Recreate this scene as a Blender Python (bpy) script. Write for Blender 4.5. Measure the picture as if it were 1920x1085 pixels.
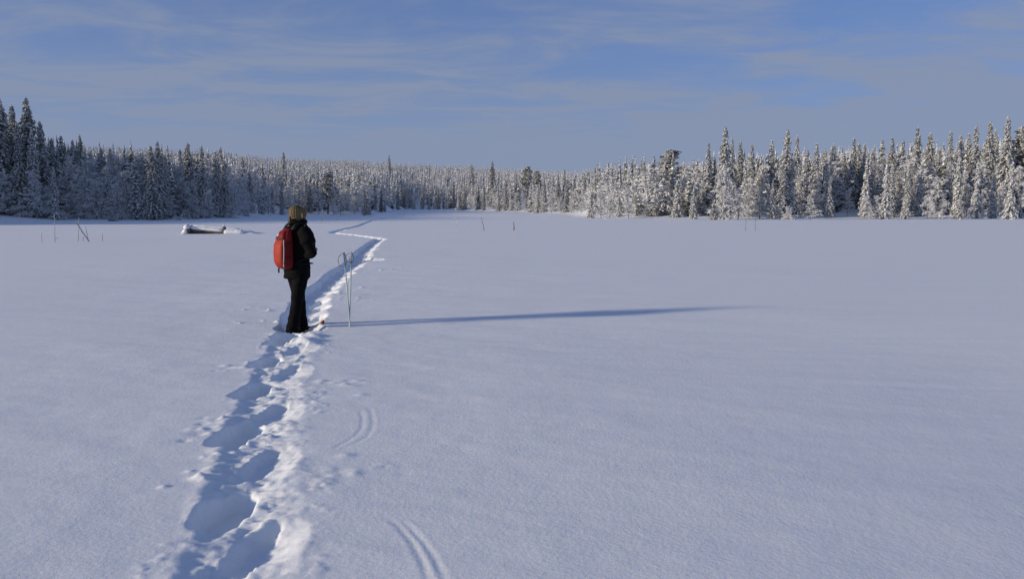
import bpy, bmesh, math, random
import numpy as np
from mathutils import Vector, Matrix, Quaternion

for o in list(bpy.data.objects):
    bpy.data.objects.remove(o, do_unlink=True)
SC = bpy.context.scene
COL = SC.collection

# ------------------------------------------------------------------ camera
F, CX, CY, HZ, CAMH = 1557.0, 960.0, 542.5, 392.0, 1.45      # photograph pixels (1920 wide)
PITCH = math.atan((CY - HZ) / F)
cam = bpy.data.cameras.new("camera")
cam.sensor_width = 36.0
cam.lens = 36.0 * F / 1920.0
cam.clip_start, cam.clip_end = 0.1, 6000.0
camo = bpy.data.objects.new("camera", cam)
camo.location = (0, 0, CAMH)
camo.rotation_euler = (math.pi / 2 - PITCH, 0, 0)
COL.objects.link(camo)
SC.camera = camo

# ------------------------------------------------------------------ light
SUN_EL = math.radians(13.0)
SUN_DIR = Vector((-0.953, -0.303, math.tan(SUN_EL))).normalized()      # towards the sun
sl = bpy.data.lights.new("sun", 'SUN')
sl.energy = 3.7
sl.angle = math.radians(4.0)
sl.color = (1.0, 0.85, 0.66)
so = bpy.data.objects.new("sun", sl)
so.rotation_euler = (-SUN_DIR).to_track_quat('-Z', 'Y').to_euler()
so.location = (-40, -20, 30)
COL.objects.link(so)

W = bpy.data.worlds.new("World")
SC.world = W
W.use_nodes = True
nt = W.node_tree
nt.nodes.clear()
def wn(t, **kw):
    n = nt.nodes.new(t)
    for k, v in kw.items():
        setattr(n, k, v)
    return n
def wmath(op, a, b=None, c=None, clamp=False):
    n = wn('ShaderNodeMath', operation=op, use_clamp=clamp)
    for i, v in enumerate((a, b, c)):
        if v is None: continue
        if isinstance(v, (int, float)): n.inputs[i].default_value = v
        else: nt.links.new(v, n.inputs[i])
    return n.outputs[0]
sky = wn('ShaderNodeTexSky', sky_type='NISHITA', sun_disc=False)
sky.sun_elevation = SUN_EL
sky.sun_rotation = math.atan2(SUN_DIR.x, SUN_DIR.y)
sky.altitude = 200.0
sky.air_density, sky.dust_density, sky.ozone_density = 0.8, 0.1, 5.0
tc = wn('ShaderNodeTexCoord')
sep = wn('ShaderNodeSeparateXYZ')
nt.links.new(tc.outputs['Generated'], sep.inputs[0])
zc = wmath('MAXIMUM', sep.outputs[2], 0.0)
zz = wmath('ADD', zc, 0.06)
px_ = wmath('DIVIDE', sep.outputs[0], zz)
py_ = wmath('DIVIDE', sep.outputs[1], zz)
comb = wn('ShaderNodeCombineXYZ')
nt.links.new(px_, comb.inputs[0]); nt.links.new(py_, comb.inputs[1])
mp = wn('ShaderNodeMapping')
mp.inputs['Rotation'].default_value = (0, 0, math.radians(16))
mp.inputs['Scale'].default_value = (0.62, 0.95, 1)
nt.links.new(comb.outputs[0], mp.inputs[0])
n1 = wn('ShaderNodeTexNoise'); n1.inputs['Scale'].default_value = 1.7; n1.inputs['Detail'].default_value = 8; n1.inputs['Roughness'].default_value = 0.62
n1.inputs['Distortion'].default_value = 0.5
nt.links.new(mp.outputs[0], n1.inputs[0])
n2 = wn('ShaderNodeTexNoise'); n2.inputs['Scale'].default_value = 0.28; n2.inputs['Detail'].default_value = 3
nt.links.new(mp.outputs[0], n2.inputs[0])
cl = wmath('ADD', wmath('MULTIPLY', n1.outputs[0], 0.65), wmath('MULTIPLY', n2.outputs[0], 0.55))
mr = wn('ShaderNodeMapRange', interpolation_type='SMOOTHSTEP')
mr.inputs[1].default_value, mr.inputs[2].default_value = 0.48, 0.78
nt.links.new(cl, mr.inputs[0])
# the veil is a thin flat layer: it thickens towards the horizon, where it is seen edge on
veil = wmath('DIVIDE', 0.122, wmath('ADD', zc, 0.05))
cover = wmath('ADD', wmath('MULTIPLY', mr.outputs[0], 0.62), wmath('MULTIPLY', veil, 0.95), clamp=True)
cover = wmath('MINIMUM', cover, 0.95)
mix = wn('ShaderNodeMix', data_type='RGBA')
nt.links.new(cover, mix.inputs[0])
tint = wn('ShaderNodeMix', data_type='RGBA', blend_type='MULTIPLY')      # the camera's white balance leaves the sky blue
tint.inputs[0].default_value = 1.0
tint.inputs[7].default_value = (0.42, 0.60, 0.83, 1)
nt.links.new(sky.outputs[0], tint.inputs[6])
nt.links.new(tint.outputs[2], mix.inputs[6])
mix.inputs[7].default_value = (1.62, 1.96, 2.78, 1)
bg = wn('ShaderNodeBackground')
bg.inputs[1].default_value = 0.15
nt.links.new(mix.outputs[2], bg.inputs[0])
wo = wn('ShaderNodeOutputWorld')
nt.links.new(bg.outputs[0], wo.inputs[0])

SC.view_settings.view_transform = 'Standard'
SC.view_settings.look = 'None'
SC.view_settings.exposure = 0.0
SC.view_settings.gamma = 1.0
SC.view_settings.use_curve_mapping = False
SC.render.engine = 'CYCLES'
SC.cycles.max_bounces = 7
SC.cycles.diffuse_bounces = 6

# ------------------------------------------------------------------ helpers
CT, ST = math.cos(PITCH), math.sin(PITCH)
def ray(px, py):
    u, v = (px - CX) / F, (CY - py) / F
    return u, CT + v * ST, v * CT - ST           # x, y, z of a direction
def gpt(px, py, z=0.0):
    x, y, dz = ray(px, py)
    k = (z - CAMH) / dz
    return x * k, y * k
def proj(x, y, z):
    zz = y * CT - (z - CAMH) * ST
    up = y * ST + (z - CAMH) * CT
    return CX + F * x / zz, CY - F * up / zz
def zfor(py, y):
    """height of a point at ground distance y that shows at picture row py"""
    t = (CY - py) / F
    return CAMH + y * (t * CT - ST) / (CT + t * ST)
def xfor(px, y, z=0.0):
    return (px - CX) / F * (y * CT - (z - CAMH) * ST)

def vhash(ix, iy, seed):
    h = (ix.astype(np.int64) * 374761393 + iy.astype(np.int64) * 668265263 + seed * 1274126177) & 0xffffffff
    h = ((h ^ (h >> 13)) * 1274126177) & 0xffffffff
    return ((h ^ (h >> 16)) & 0xffff) / 65535.0
def vnoise(x, y, seed=0):
    xi, yi = np.floor(x), np.floor(y)
    fx, fy = x - xi, y - yi
    fx = fx * fx * fx * (fx * (fx * 6 - 15) + 10); fy = fy * fy * fy * (fy * (fy * 6 - 15) + 10)
    a = vhash(xi, yi, seed); b = vhash(xi + 1, yi, seed); c = vhash(xi, yi + 1, seed); d = vhash(xi + 1, yi + 1, seed)
    return (a + (b - a) * fx) * (1 - fy) + (c + (d - c) * fx) * fy - 0.5
def fbm(x, y, seed=0, octs=4, gain=0.5):
    s, a, f = 0.0, 1.0, 1.0
    for i in range(octs):
        s = s + a * vnoise(x * f + 17.3 * i, y * f - 9.1 * i, seed + i); a *= gain; f *= 2.03
    return s
def sstep(a, b, x):
    t = np.clip((x - a) / (b - a), 0, 1)
    return t * t * (3 - 2 * t)

def np_mesh(name, verts, tris=None, quads=None, mats=(), midx=None, smooth=False):
    verts = np.asarray(verts, np.float32)
    parts, starts, tot = [], [], 0
    if tris is not None and len(tris):
        tris = np.asarray(tris, np.int32); parts.append(tris.ravel()); starts.append(np.arange(len(tris)) * 3); tot = len(tris) * 3
    if quads is not None and len(quads):
        quads = np.asarray(quads, np.int32); parts.append(quads.ravel()); starts.append(tot + np.arange(len(quads)) * 4)
    li = np.concatenate(parts).astype(np.int32); ls = np.concatenate(starts).astype(np.int32)
    me = bpy.data.meshes.new(name)
    me.vertices.add(len(verts)); me.vertices.foreach_set('co', verts.ravel())
    me.loops.add(len(li)); me.loops.foreach_set('vertex_index', li)
    me.polygons.add(len(ls)); me.polygons.foreach_set('loop_start', ls)
    if midx is not None:
        me.polygons.foreach_set('material_index', np.asarray(midx, np.int32))
    me.polygons.foreach_set('use_smooth', np.full(len(ls), smooth, bool))
    for m in mats: me.materials.append(m)
    me.update(calc_edges=True)
    me.validate()
    return me
def link(name, data, parent=None, loc=(0, 0, 0), rot=(0, 0, 0), scale=(1, 1, 1)):
    o = bpy.data.objects.new(name, data)
    o.location, o.rotation_euler, o.scale = loc, rot, scale
    COL.objects.link(o)
    if parent is not None: o.parent = parent
    return o
def tag(o, label, cat, group=None):
    o['label'] = label; o['category'] = cat
    if group: o['group'] = group
    return o

def mat(name, col, rough=0.8, spec=0.2, var=0.0, vscale=4.0, col2=None, bump=0.0, bscale=30.0, bdist=0.01, sheen=0.0):
    m = bpy.data.materials.new(name); m.use_nodes = True
    t = m.node_tree; b = t.nodes['Principled BSDF']
    b.inputs['Base Color'].default_value = (*col, 1)
    b.inputs['Roughness'].default_value = rough
    b.inputs['Specular IOR Level'].default_value = spec
    if sheen: b.inputs['Sheen Weight'].default_value = sheen
    if var or col2 or bump:
        co = t.nodes.new('ShaderNodeTexCoord')
    if var or col2:
        n = t.nodes.new('ShaderNodeTexNoise'); n.inputs['Scale'].default_value = vscale; n.inputs['Detail'].default_value = 4
        t.links.new(co.outputs['Object'], n.inputs[0])
        r = t.nodes.new('ShaderNodeValToRGB')
        c2 = col2 or tuple(min(1, c * (1 + var)) for c in col)
        c1 = col if col2 else tuple(c * (1 - var) for c in col)
        r.color_ramp.elements[0].position, r.color_ramp.elements[1].position = 0.35, 0.65
        r.color_ramp.elements[0].color = (*c1, 1); r.color_ramp.elements[1].color = (*c2, 1)
        t.links.new(n.outputs[0], r.inputs[0]); t.links.new(r.outputs[0], b.inputs['Base Color'])
    if bump:
        n = t.nodes.new('ShaderNodeTexNoise'); n.inputs['Scale'].default_value = bscale; n.inputs['Detail'].default_value = 4
        t.links.new(co.outputs['Object'], n.inputs[0])
        bp = t.nodes.new('ShaderNodeBump'); bp.inputs['Strength'].default_value = bump; bp.inputs['Distance'].default_value = bdist
        t.links.new(n.outputs[0], bp.inputs['Height']); t.links.new(bp.outputs[0], b.inputs['Normal'])
    return m

M_SNOW = mat('snow_load', (0.83, 0.85, 0.88), 0.7, 0.1, bump=0.4, bscale=9, bdist=0.03)
M_FROST = mat('hoar_frost', (0.58, 0.585, 0.585), 0.9, 0.05, col2=(0.72, 0.72, 0.72), vscale=2.5)
M_RIME = mat('rimed_needles', (0.44, 0.445, 0.43), 0.9, 0.05, col2=(0.60, 0.605, 0.59), vscale=2.0)
M_NEEDLE = mat('spruce_needles', (0.10, 0.112, 0.082), 0.85, 0.05, col2=(0.20, 0.21, 0.17), vscale=3.0)
M_BARK = mat('bark', (0.10, 0.08, 0.065), 0.95, 0.05, col2=(0.20, 0.17, 0.15), vscale=6.0)
M_BIRCH = mat('birch_bark', (0.12, 0.11, 0.10), 0.95, 0.05, col2=(0.42, 0.41, 0.40), vscale=5.0)
M_WOOD = mat('weathered_wood', (0.10, 0.085, 0.07), 0.9, 0.05, col2=(0.19, 0.17, 0.145), vscale=7.0, bump=0.5, bscale=40)

# snow surface: fine relief only, even colour
M_GROUND = bpy.data.materials.new('snow_surface'); M_GROUND.use_nodes = True
t = M_GROUND.node_tree; b = t.nodes['Principled BSDF']
b.inputs['Base Color'].default_value = (0.835, 0.872, 0.905, 1); b.inputs['Roughness'].default_value = 0.75
b.inputs['Subsurface Weight'].default_value = 0.7; b.inputs['Subsurface Radius'].default_value = (0.8, 1.0, 1.25); b.inputs['Subsurface Scale'].default_value = 0.022
b.inputs['Specular IOR Level'].default_value = 0.08
co = t.nodes.new('ShaderNodeTexCoord')
na = t.nodes.new('ShaderNodeTexNoise'); na.inputs['Scale'].default_value = 42; na.inputs['Detail'].default_value = 5; na.inputs['Roughness'].default_value = 0.65
nb = t.nodes.new('ShaderNodeTexNoise'); nb.inputs['Scale'].default_value = 6; nb.inputs['Detail'].default_value = 5; nb.inputs['Roughness'].default_value = 0.6
for n in (na, nb): t.links.new(co.outputs['Object'], n.inputs[0])
b1 = t.nodes.new('ShaderNodeBump'); b1.inputs['Strength'].default_value = 0.34; b1.inputs['Distance'].default_value = 0.010
b2 = t.nodes.new('ShaderNodeBump'); b2.inputs['Strength'].default_value = 0.16; b2.inputs['Distance'].default_value = 0.03
t.links.new(nb.outputs[0], b2.inputs['Height']); t.links.new(na.outputs[0], b1.inputs['Height'])
t.links.new(b2.outputs[0], b1.inputs['Normal']); t.links.new(b1.outputs[0], b.inputs['Normal'])
# loose ice crystals: tiny mirror flakes lying at random angles
vo = t.nodes.new('ShaderNodeTexVoronoi'); vo.inputs['Scale'].default_value = 120
t.links.new(co.outputs['Object'], vo.inputs['Vector'])
wnz = t.nodes.new('ShaderNodeTexWhiteNoise'); wnz.noise_dimensions = '3D'; t.links.new(vo.outputs['Position'], wnz.inputs['Vector'])
def gm(op, a, c_):
    n = t.nodes.new('ShaderNodeMath'); n.operation = op
    for i_, v_ in enumerate((a, c_)):
        if isinstance(v_, (int, float)): n.inputs[i_].default_value = v_
        else: t.links.new(v_, n.inputs[i_])
    return n.outputs[0]
sp = t.nodes.new('ShaderNodeSeparateColor'); t.links.new(vo.outputs['Color'], sp.inputs[0])
fm = gm('MULTIPLY', gm('GREATER_THAN', sp.outputs[0], 0.985), gm('LESS_THAN', vo.outputs['Distance'], 0.22))
ge = t.nodes.new('ShaderNodeNewGeometry')
v1 = t.nodes.new('ShaderNodeVectorMath'); v1.operation = 'MULTIPLY_ADD'; v1.inputs[1].default_value = (1.7, 1.7, .8); v1.inputs[2].default_value = (-.85, -.85, -.2)
t.links.new(wnz.outputs['Color'], v1.inputs[0])
v2 = t.nodes.new('ShaderNodeVectorMath'); v2.operation = 'ADD'; t.links.new(v1.outputs[0], v2.inputs[0]); t.links.new(ge.outputs['Normal'], v2.inputs[1])
v3 = t.nodes.new('ShaderNodeVectorMath'); v3.operation = 'NORMALIZE'; t.links.new(v2.outputs[0], v3.inputs[0])
gl = t.nodes.new('ShaderNodeBsdfGlossy'); gl.inputs['Roughness'].default_value = 0.22; t.links.new(v3.outputs[0], gl.inputs['Normal'])
mx = t.nodes.new('ShaderNodeMixShader'); t.links.new(fm, mx.inputs[0]); t.links.new(b.outputs[0], mx.inputs[1]); t.links.new(gl.outputs[0], mx.inputs[2])
t.links.new(mx.outputs[0], t.nodes['Material Output'].inputs['Surface'])

# ------------------------------------------------------------------ ground
# shore: picture column -> distance of the forest's foot, its height there, ridge distance, skyline row
SH = np.array([
 (-2200, 62, 0.5, 400, 240), (-700, 66, 0.5, 450, 240), (-300, 84, 0.6, 500, 240), (0, 99, 0.70, 560, 262), (105, 100, 0.15, 600, 282), (230, 103, 0.1, 620, 290), (300, 105, 0.1, 640, 294),
 (430, 125, 0.17, 660, 298), (490, 158, 0.25, 680, 302), (530, 190, 0.22, 690, 304), (620, 205, 0.15, 700, 306), (690, 195, 0.12, 700, 309),
 (720, 260, 0.62, 700, 310), (760, 340, 1.20, 700, 312), (850, 330, 1.03, 700, 316), (900, 300, 0.70, 700, 319), (1000, 250, 0.2, 690, 326),
 (1090, 200, 0.3, 670, 332), (1112, 142, 0.05, 640, 331), (1180, 125, 0.05, 560, 327), (1300, 119, 0.05, 420, 322), (1450, 118, 0.05, 330, 308),
 (1640, 118, 0.05, 280, 292), (1800, 119, 0.1, 260, 280), (1920, 120, 0.1, 250, 268), (2300, 118, 0.2, 250, 262), (3400, 90, 0.4, 250, 262), (5000, 60, 0.4, 250, 262)], float)
def shore(x, y):
    a = CX + F * x / np.maximum(y, 8.0)
    return [np.interp(a, SH[:, 0], SH[:, k]) for k in range(1, 5)]
TREE_FAR = 6.8
def far_height(x, y):
    D, sz, R, sk = shore(x, y)
    hz = np.maximum(CAMH + (HZ - sk) * R / F - TREE_FAR - sz, 1.0)
    lead = np.where(D > 220, 0.45, 0.86)
    up = sstep(lead * D, D, y) * sz
    u = np.clip((y - D) / (R - D), 0, 1)
    back = sstep(1.15 * R, 2.2 * R, y)
    h = up + hz * u * (1 - 0.5 * back) * (y > D)
    lump = sstep(-4, 14, y - D)
    h = h + lump * (0.55 * fbm(x / 9.0, y / 9.0, 5, 3) + 0.25 * vnoise(x / 2.5, y / 2.5, 8))
    return np.where(y > 20, h, 0.0)

TR_PX = [(462, 1060), (466, 970), (478, 890), (495, 800), (512, 745), (528, 695), (545, 655), (560, 620), (570, 590), (588, 551), (615, 533), (641, 507), (672, 489), (682, 471), (706, 451), (715, 447),
         (640, 438.3), (621, 436.3), (656, 427), (674, 423), (699, 413)]
TR = [gpt(*p) for p in TR_PX]
TR += [(xfor(748, 158), 158), (xfor(779, 300), 300), (xfor(786, 420), 420)]
TRY = np.array([p[1] for p in TR]); TRX = np.array([p[0] for p in TR])
_ys = np.concatenate([np.arange(-70, 20, 0.05), np.arange(20, 60, 0.1), np.arange(60, 460, 1.0)])
_xs = np.interp(_ys, TRY, TRX)
_xs = np.where(_ys < TRY[0], TRX[0] + (_ys - TRY[0]) * -0.02, _xs)
_k = np.ones(21) / 21.0
_sm = np.convolve(np.pad(_xs, 10, mode='edge'), _k, 'valid')
_xs = np.where(_ys < 60, _sm, _xs)
def xc(y): return np.interp(y, _ys, _xs)

# holes trodden by the snowshoes: (picture column, row, depth, half width, half length)
rng = random.Random(11)
PITS = []
for (px, py, dp) in [(522, 655, .105), (501, 697, .11), (477, 753, .115), (446, 840, .12), (428, 985, .125)]:
    x, y = gpt(px, py, -0.1); PITS.append((x, y, dp, .118, .34 if py < 900 else .30, -1))
for (px, py, dp) in [(567, 668, .040), (552, 715, .042), (527, 791, .045), (507, 893, .048), (503, 1058, .050)]:
    x, y = gpt(px, py, -0.08); PITS.append((x - .02, y, dp, .135, .33, 1))
y, sd = 2.55, -1
while y > -6:
    PITS.append((float(xc(y)) + sd * .15, y, .18, .15, .32, sd)); y -= .6; sd = -sd
y, sd = 9.6, -1
while y < 62:
    PITS.append((float(xc(y)) + sd * rng.uniform(.10, .17), y + rng.uniform(-.08, .08), rng.uniform(.12, .18), rng.uniform(.12, .16), rng.uniform(.26, .36), sd))
    y += .56 + rng.uniform(-.06, .06); sd = -sd
x, y = gpt(546, 633, -.15); PITS.append((x, y, .13, .16, .40, -1))
x, y = gpt(692, 486); PITS.append((x + .05, y, .12, .28, .55, 1))
x, y = gpt(700, 467); PITS.append((x - .05, y, .10, .2, .4, 1))

LUMPS = []       # clods beside the track (x, y, radius, height)
for (px, py, n, sx, sy, amp) in [(625, 888, 26, .16, .12, .011), (622, 716, 24, .20, .10, .012), (490, 578, 12, .2, .2, .03), (490, 604, 14, .22, .15, .03), (640, 560, 14, .3, .4, .025), (625, 600, 10, .2, .2, .02),
                                 (655, 540, 16, .35, .6, .03), (395, 900, 16, .10, .15, .02), (405, 800, 16, .10, .15, .02), (450, 690, 14, .1, .15, .02), (575, 750, 14, .12, .2, .015), (690, 505, 14, .4, .6, .03)]:
    gx, gy = gpt(px, py)
    for i in range(n):
        LUMPS.append((gx + rng.gauss(0, sx), gy + rng.gauss(0, sy), rng.uniform(.018, .05), amp * rng.uniform(-.6, .9)))
for (px, py, lr, la) in [(572, 640, .15, .065), (585, 630, .12, .05), (575, 646, .10, .04)]:
    gx, gy = gpt(px, py); LUMPS.append((gx, gy, lr, la))
ARCS = [[(690, 763), (697, 775), (700, 790), (697, 805), (688, 818), (670, 828), (645, 838)],
        [(675, 768), (680, 785), (678, 802), (668, 815), (650, 827), (625, 840), (595, 848)],
        [(727, 972), (750, 990), (775, 1020), (790, 1050), (802, 1085), (806, 1110)],
        [(745, 972), (770, 992), (795, 1020), (815, 1050), (832, 1085), (838, 1110)]]
ARC_D = [.0018, .0020, .0034, .0034]

def seg_dist(x, y, pts):
    best = np.full(x.shape, 1e9)
    for (ax, ay), (bx, by) in zip(pts[:-1], pts[1:]):
        dx, dy = bx - ax, by - ay
        tt = np.clip(((x - ax) * dx + (y - ay) * dy) / (dx * dx + dy * dy), 0, 1)
        best = np.minimum(best, np.hypot(x - ax - tt * dx, y - ay - tt * dy))
    return best

# the place where the hiker stands
HIK = Vector((xfor(563, 10.35), 10.35, -0.205))

def height(x, y):
    h = far_height(x, y)
    near = y < 130
    # wind-packed surface: soft undulation
    h = h + np.where(y > -50, 0.030 * fbm(x / 5.0, y / 3.2, 31, 3) + 0.008 * fbm(x / .55, y / .38, 41, 3) * sstep(60, 20, y), 0)
    h = h - .11 * sstep(1.2, 6.5, x + .15 * y) * sstep(11.5, 5.0, y) * sstep(-3, 1, y)  # added tilt away from the sun, to darken the near right snow
    s = x - xc(y)
    wob = 0.035 * fbm(y / .4, s * 0 + 3.3, 51, 3)
    far_t = sstep(9.5, 11.5, y)
    L = sstep(-.265 - .05 * far_t, -.15 - .04 * far_t, s + wob)
    Rr = 1 - sstep(-.02, .27 + .07 * far_t, s - wob)
    tr = L * Rr
    zone = np.abs(s) < 1.2
    th = -(.030 + .080 * far_t) * tr
    band = sstep(-.34, -.14, s + wob) * (1 - sstep(.14, .36, s + wob))
    churn = fbm(x / .075, y / .075, 61, 4, .55)
    churn2 = fbm(x / .22, y / .22, 71, 3)
    # clods pushed out on the rims
    rim = np.exp(-((s + .33 + wob) / .06) ** 2) + .45 * np.exp(-((s - .34 + wob) / .10) ** 2)
    lo = np.clip(fbm(x / .06, y / .06, 81, 3) - .12, 0, 1) * sstep(.0, .30, fbm(x / .5, y / .5, 83, 2))
    pit = np.zeros_like(h); pm = np.zeros_like(h)
    for (cx, cy, dp, a, bb, sd) in PITS:
        m = zone & (np.abs(y - cy) < 1.2 * bb + .1) & (np.abs(x - cx) < a * 2.2)
        if not m.any(): continue
        u = (x[m] - cx) / a; v = (y[m] - cy) / bb
        # toe pointing away: narrower at the far end; edge a little ragged
        u = u * (1 + .18 * v) + .22 * fbm(y[m] / .12, x[m] / .12, 91, 3); v = v + .16 * fbm(y[m] / .10 + 40, x[m] / .10, 95, 3)
        r = (np.abs(u) ** 2.4 + np.abs(v) ** 2.6) ** (1 / 2.5)
        if sd > 0:    # sunny side slopes gently
            r = np.where(u > 0, (np.abs(u * .74) ** 2 + np.abs(v) ** 2.6) ** (1 / 2.3), r)
        q = 1 - (sstep(.66, 1.05, r) if sd < 0 else np.clip((r - np.where(u > 0, .02, .52)) / np.where(u > 0, 1.03, .5), 0, 1) ** 1.15)
        pit[m] = np.minimum(pit[m], -dp * q * (1 + .10 * v))
        pm[m] = np.maximum(pm[m], q)
    th = th + pit * (1.0 - .25 * tr)
    th = th + band * (1 - pm) * (.021 * churn + .028 * churn2 + .008) * (1 - .45 * sstep(.05, .25, s))
    th = th + band * pm * (.016 * churn2 + .007 * churn)
    th = th + rim * lo * .035 * (1 - pm)
    far_f = 1 - sstep(90, 150, y) * .55
    h = h + np.where(zone, th * far_f, 0)
    for (lx, ly, lr, la) in LUMPS:
        m = (np.abs(x - lx) < 3 * lr) & (np.abs(y - ly) < 3 * lr)
        if m.any():
            h[m] += la * np.exp(-((x[m] - lx) ** 2 + (y[m] - ly) ** 2) / (lr * lr))
    for pts, dd in zip(ARCS, ARC_D):
        P = [gpt(*p) for p in pts]
        xs_ = [p[0] for p in P]; ys_ = [p[1] for p in P]
        m = (x > min(xs_) - .1) & (x < max(xs_) + .1) & (y > min(ys_) - .1) & (y < max(ys_) + .1)
        d = seg_dist(x[m], y[m], P)
        e0 = np.hypot(x[m] - P[0][0], y[m] - P[0][1]); e1 = np.hypot(x[m] - P[-1][0], y[m] - P[-1][1])
        endf = sstep(0, .12, e0) * sstep(0, .2, e1)
        h[m] += endf * (-dd * np.exp(-(d / .013) ** 2) + dd * .35 * np.exp(-((d - .028) / .012) ** 2))
    return h

def steps(a, b, st, gr=0.0):
    out, v = [], a
    while v < b - 1e-6:
        out.append(v); v += st if gr == 0 else max(st, abs(v) * gr)
    return out
rows = list(-np.array(steps(0.3, 70, .15, .12))[::-1]) + steps(-.2, 2.2, .05) + steps(2.2, 5.6, .0135) + steps(5.6, 12, .021) + steps(12, 20, .032) + steps(20, 62, .05, .004) + steps(62, 200, .3, .008) + steps(200, 1500, 1.6, .016)
side = [0.0135]
while sum(side) < 900: side.append(side[-1] * 1.075)
side = np.cumsum(side)
fine = np.arange(-.72, 1.13, .0135)
cols = np.concatenate([(-.72 - side)[::-1], fine, fine[-1] + side])
Y, S = np.meshgrid(np.array(rows), cols, indexing='ij')
# the columns follow the track near it and straighten out far to the sides
X = S + xc(Y)
Z = height(X.ravel(), Y.ravel())
V = np.stack([X.ravel(), Y.ravel(), Z], 1)
nr, nc = X.shape
I = np.arange(nr * nc).reshape(nr, nc)
Q = np.stack([I[:-1, :-1], I[:-1, 1:], I[1:, 1:], I[1:, :-1]], -1).reshape(-1, 4)
ground = link('ground', np_mesh('ground', V, quads=Q, mats=[M_GROUND], smooth=True))
ground['kind'] = 'structure'
ground['label'] = 'snow covered mire with a trodden snowshoe track across it'
def gh(x, y): return float(height(np.array([x], float), np.array([y], float))[0])
def ghs(x, y): return far_height(np.asarray(x, float), np.asarray(y, float))

# ------------------------------------------------------------------ trees
class TB:
    """collects triangles with a material index"""
    def __init__(s): s.v = []; s.f = []; s.m = []
    def tri(s, a, b, c, m):
        n = len(s.v); s.v += [a, b, c]; s.f.append((n, n + 1, n + 2)); s.m.append(m)
    def octa(s, c, ux, uy, uz, m):
        n = len(s.v); c = np.asarray(c)
        s.v += [c + ux, c + uy, c - ux, c - uy, c + uz, c - uz * .6]
        for i in range(4):
            j = (i + 1) % 4
            s.f += [(n + i, n + j, n + 4), (n + j, n + i, n + 5)]; s.m += [m, m]
    def tube(s, pts, rad, k, m):
        n = len(s.v); P = [np.asarray(p, float) for p in pts]
        for i, p in enumerate(P):
            d = P[min(i + 1, len(P) - 1)] - P[max(i - 1, 0)]; d /= np.linalg.norm(d) + 1e-9
            a = np.cross(d, (0, 0, 1.0)) if abs(d[2]) < .9 else np.cross(d, (1.0, 0, 0)); a /= np.linalg.norm(a); b = np.cross(d, a)
            for j in range(k):
                an = 2 * math.pi * j / k
                s.v.append(p + rad[i] * (math.cos(an) * a + math.sin(an) * b))
        for i in range(len(P) - 1):
            for j in range(k):
                a0, a1 = n + i * k + j, n + i * k + (j + 1) % k
                s.f += [(a0, a1, a1 + k), (a0, a1 + k, a0 + k)]; s.m += [m, m]
        s.v.append(P[-1]); e = len(s.v) - 1; b0 = n + (len(P) - 1) * k
        for j in range(k): s.f.append((b0 + j, b0 + (j + 1) % k, e)); s.m.append(m)
    def mesh(s, name, mats, smooth=False): return np_mesh(name, np.array(s.v), tris=s.f, mats=mats, midx=s.m, smooth=smooth)

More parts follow.
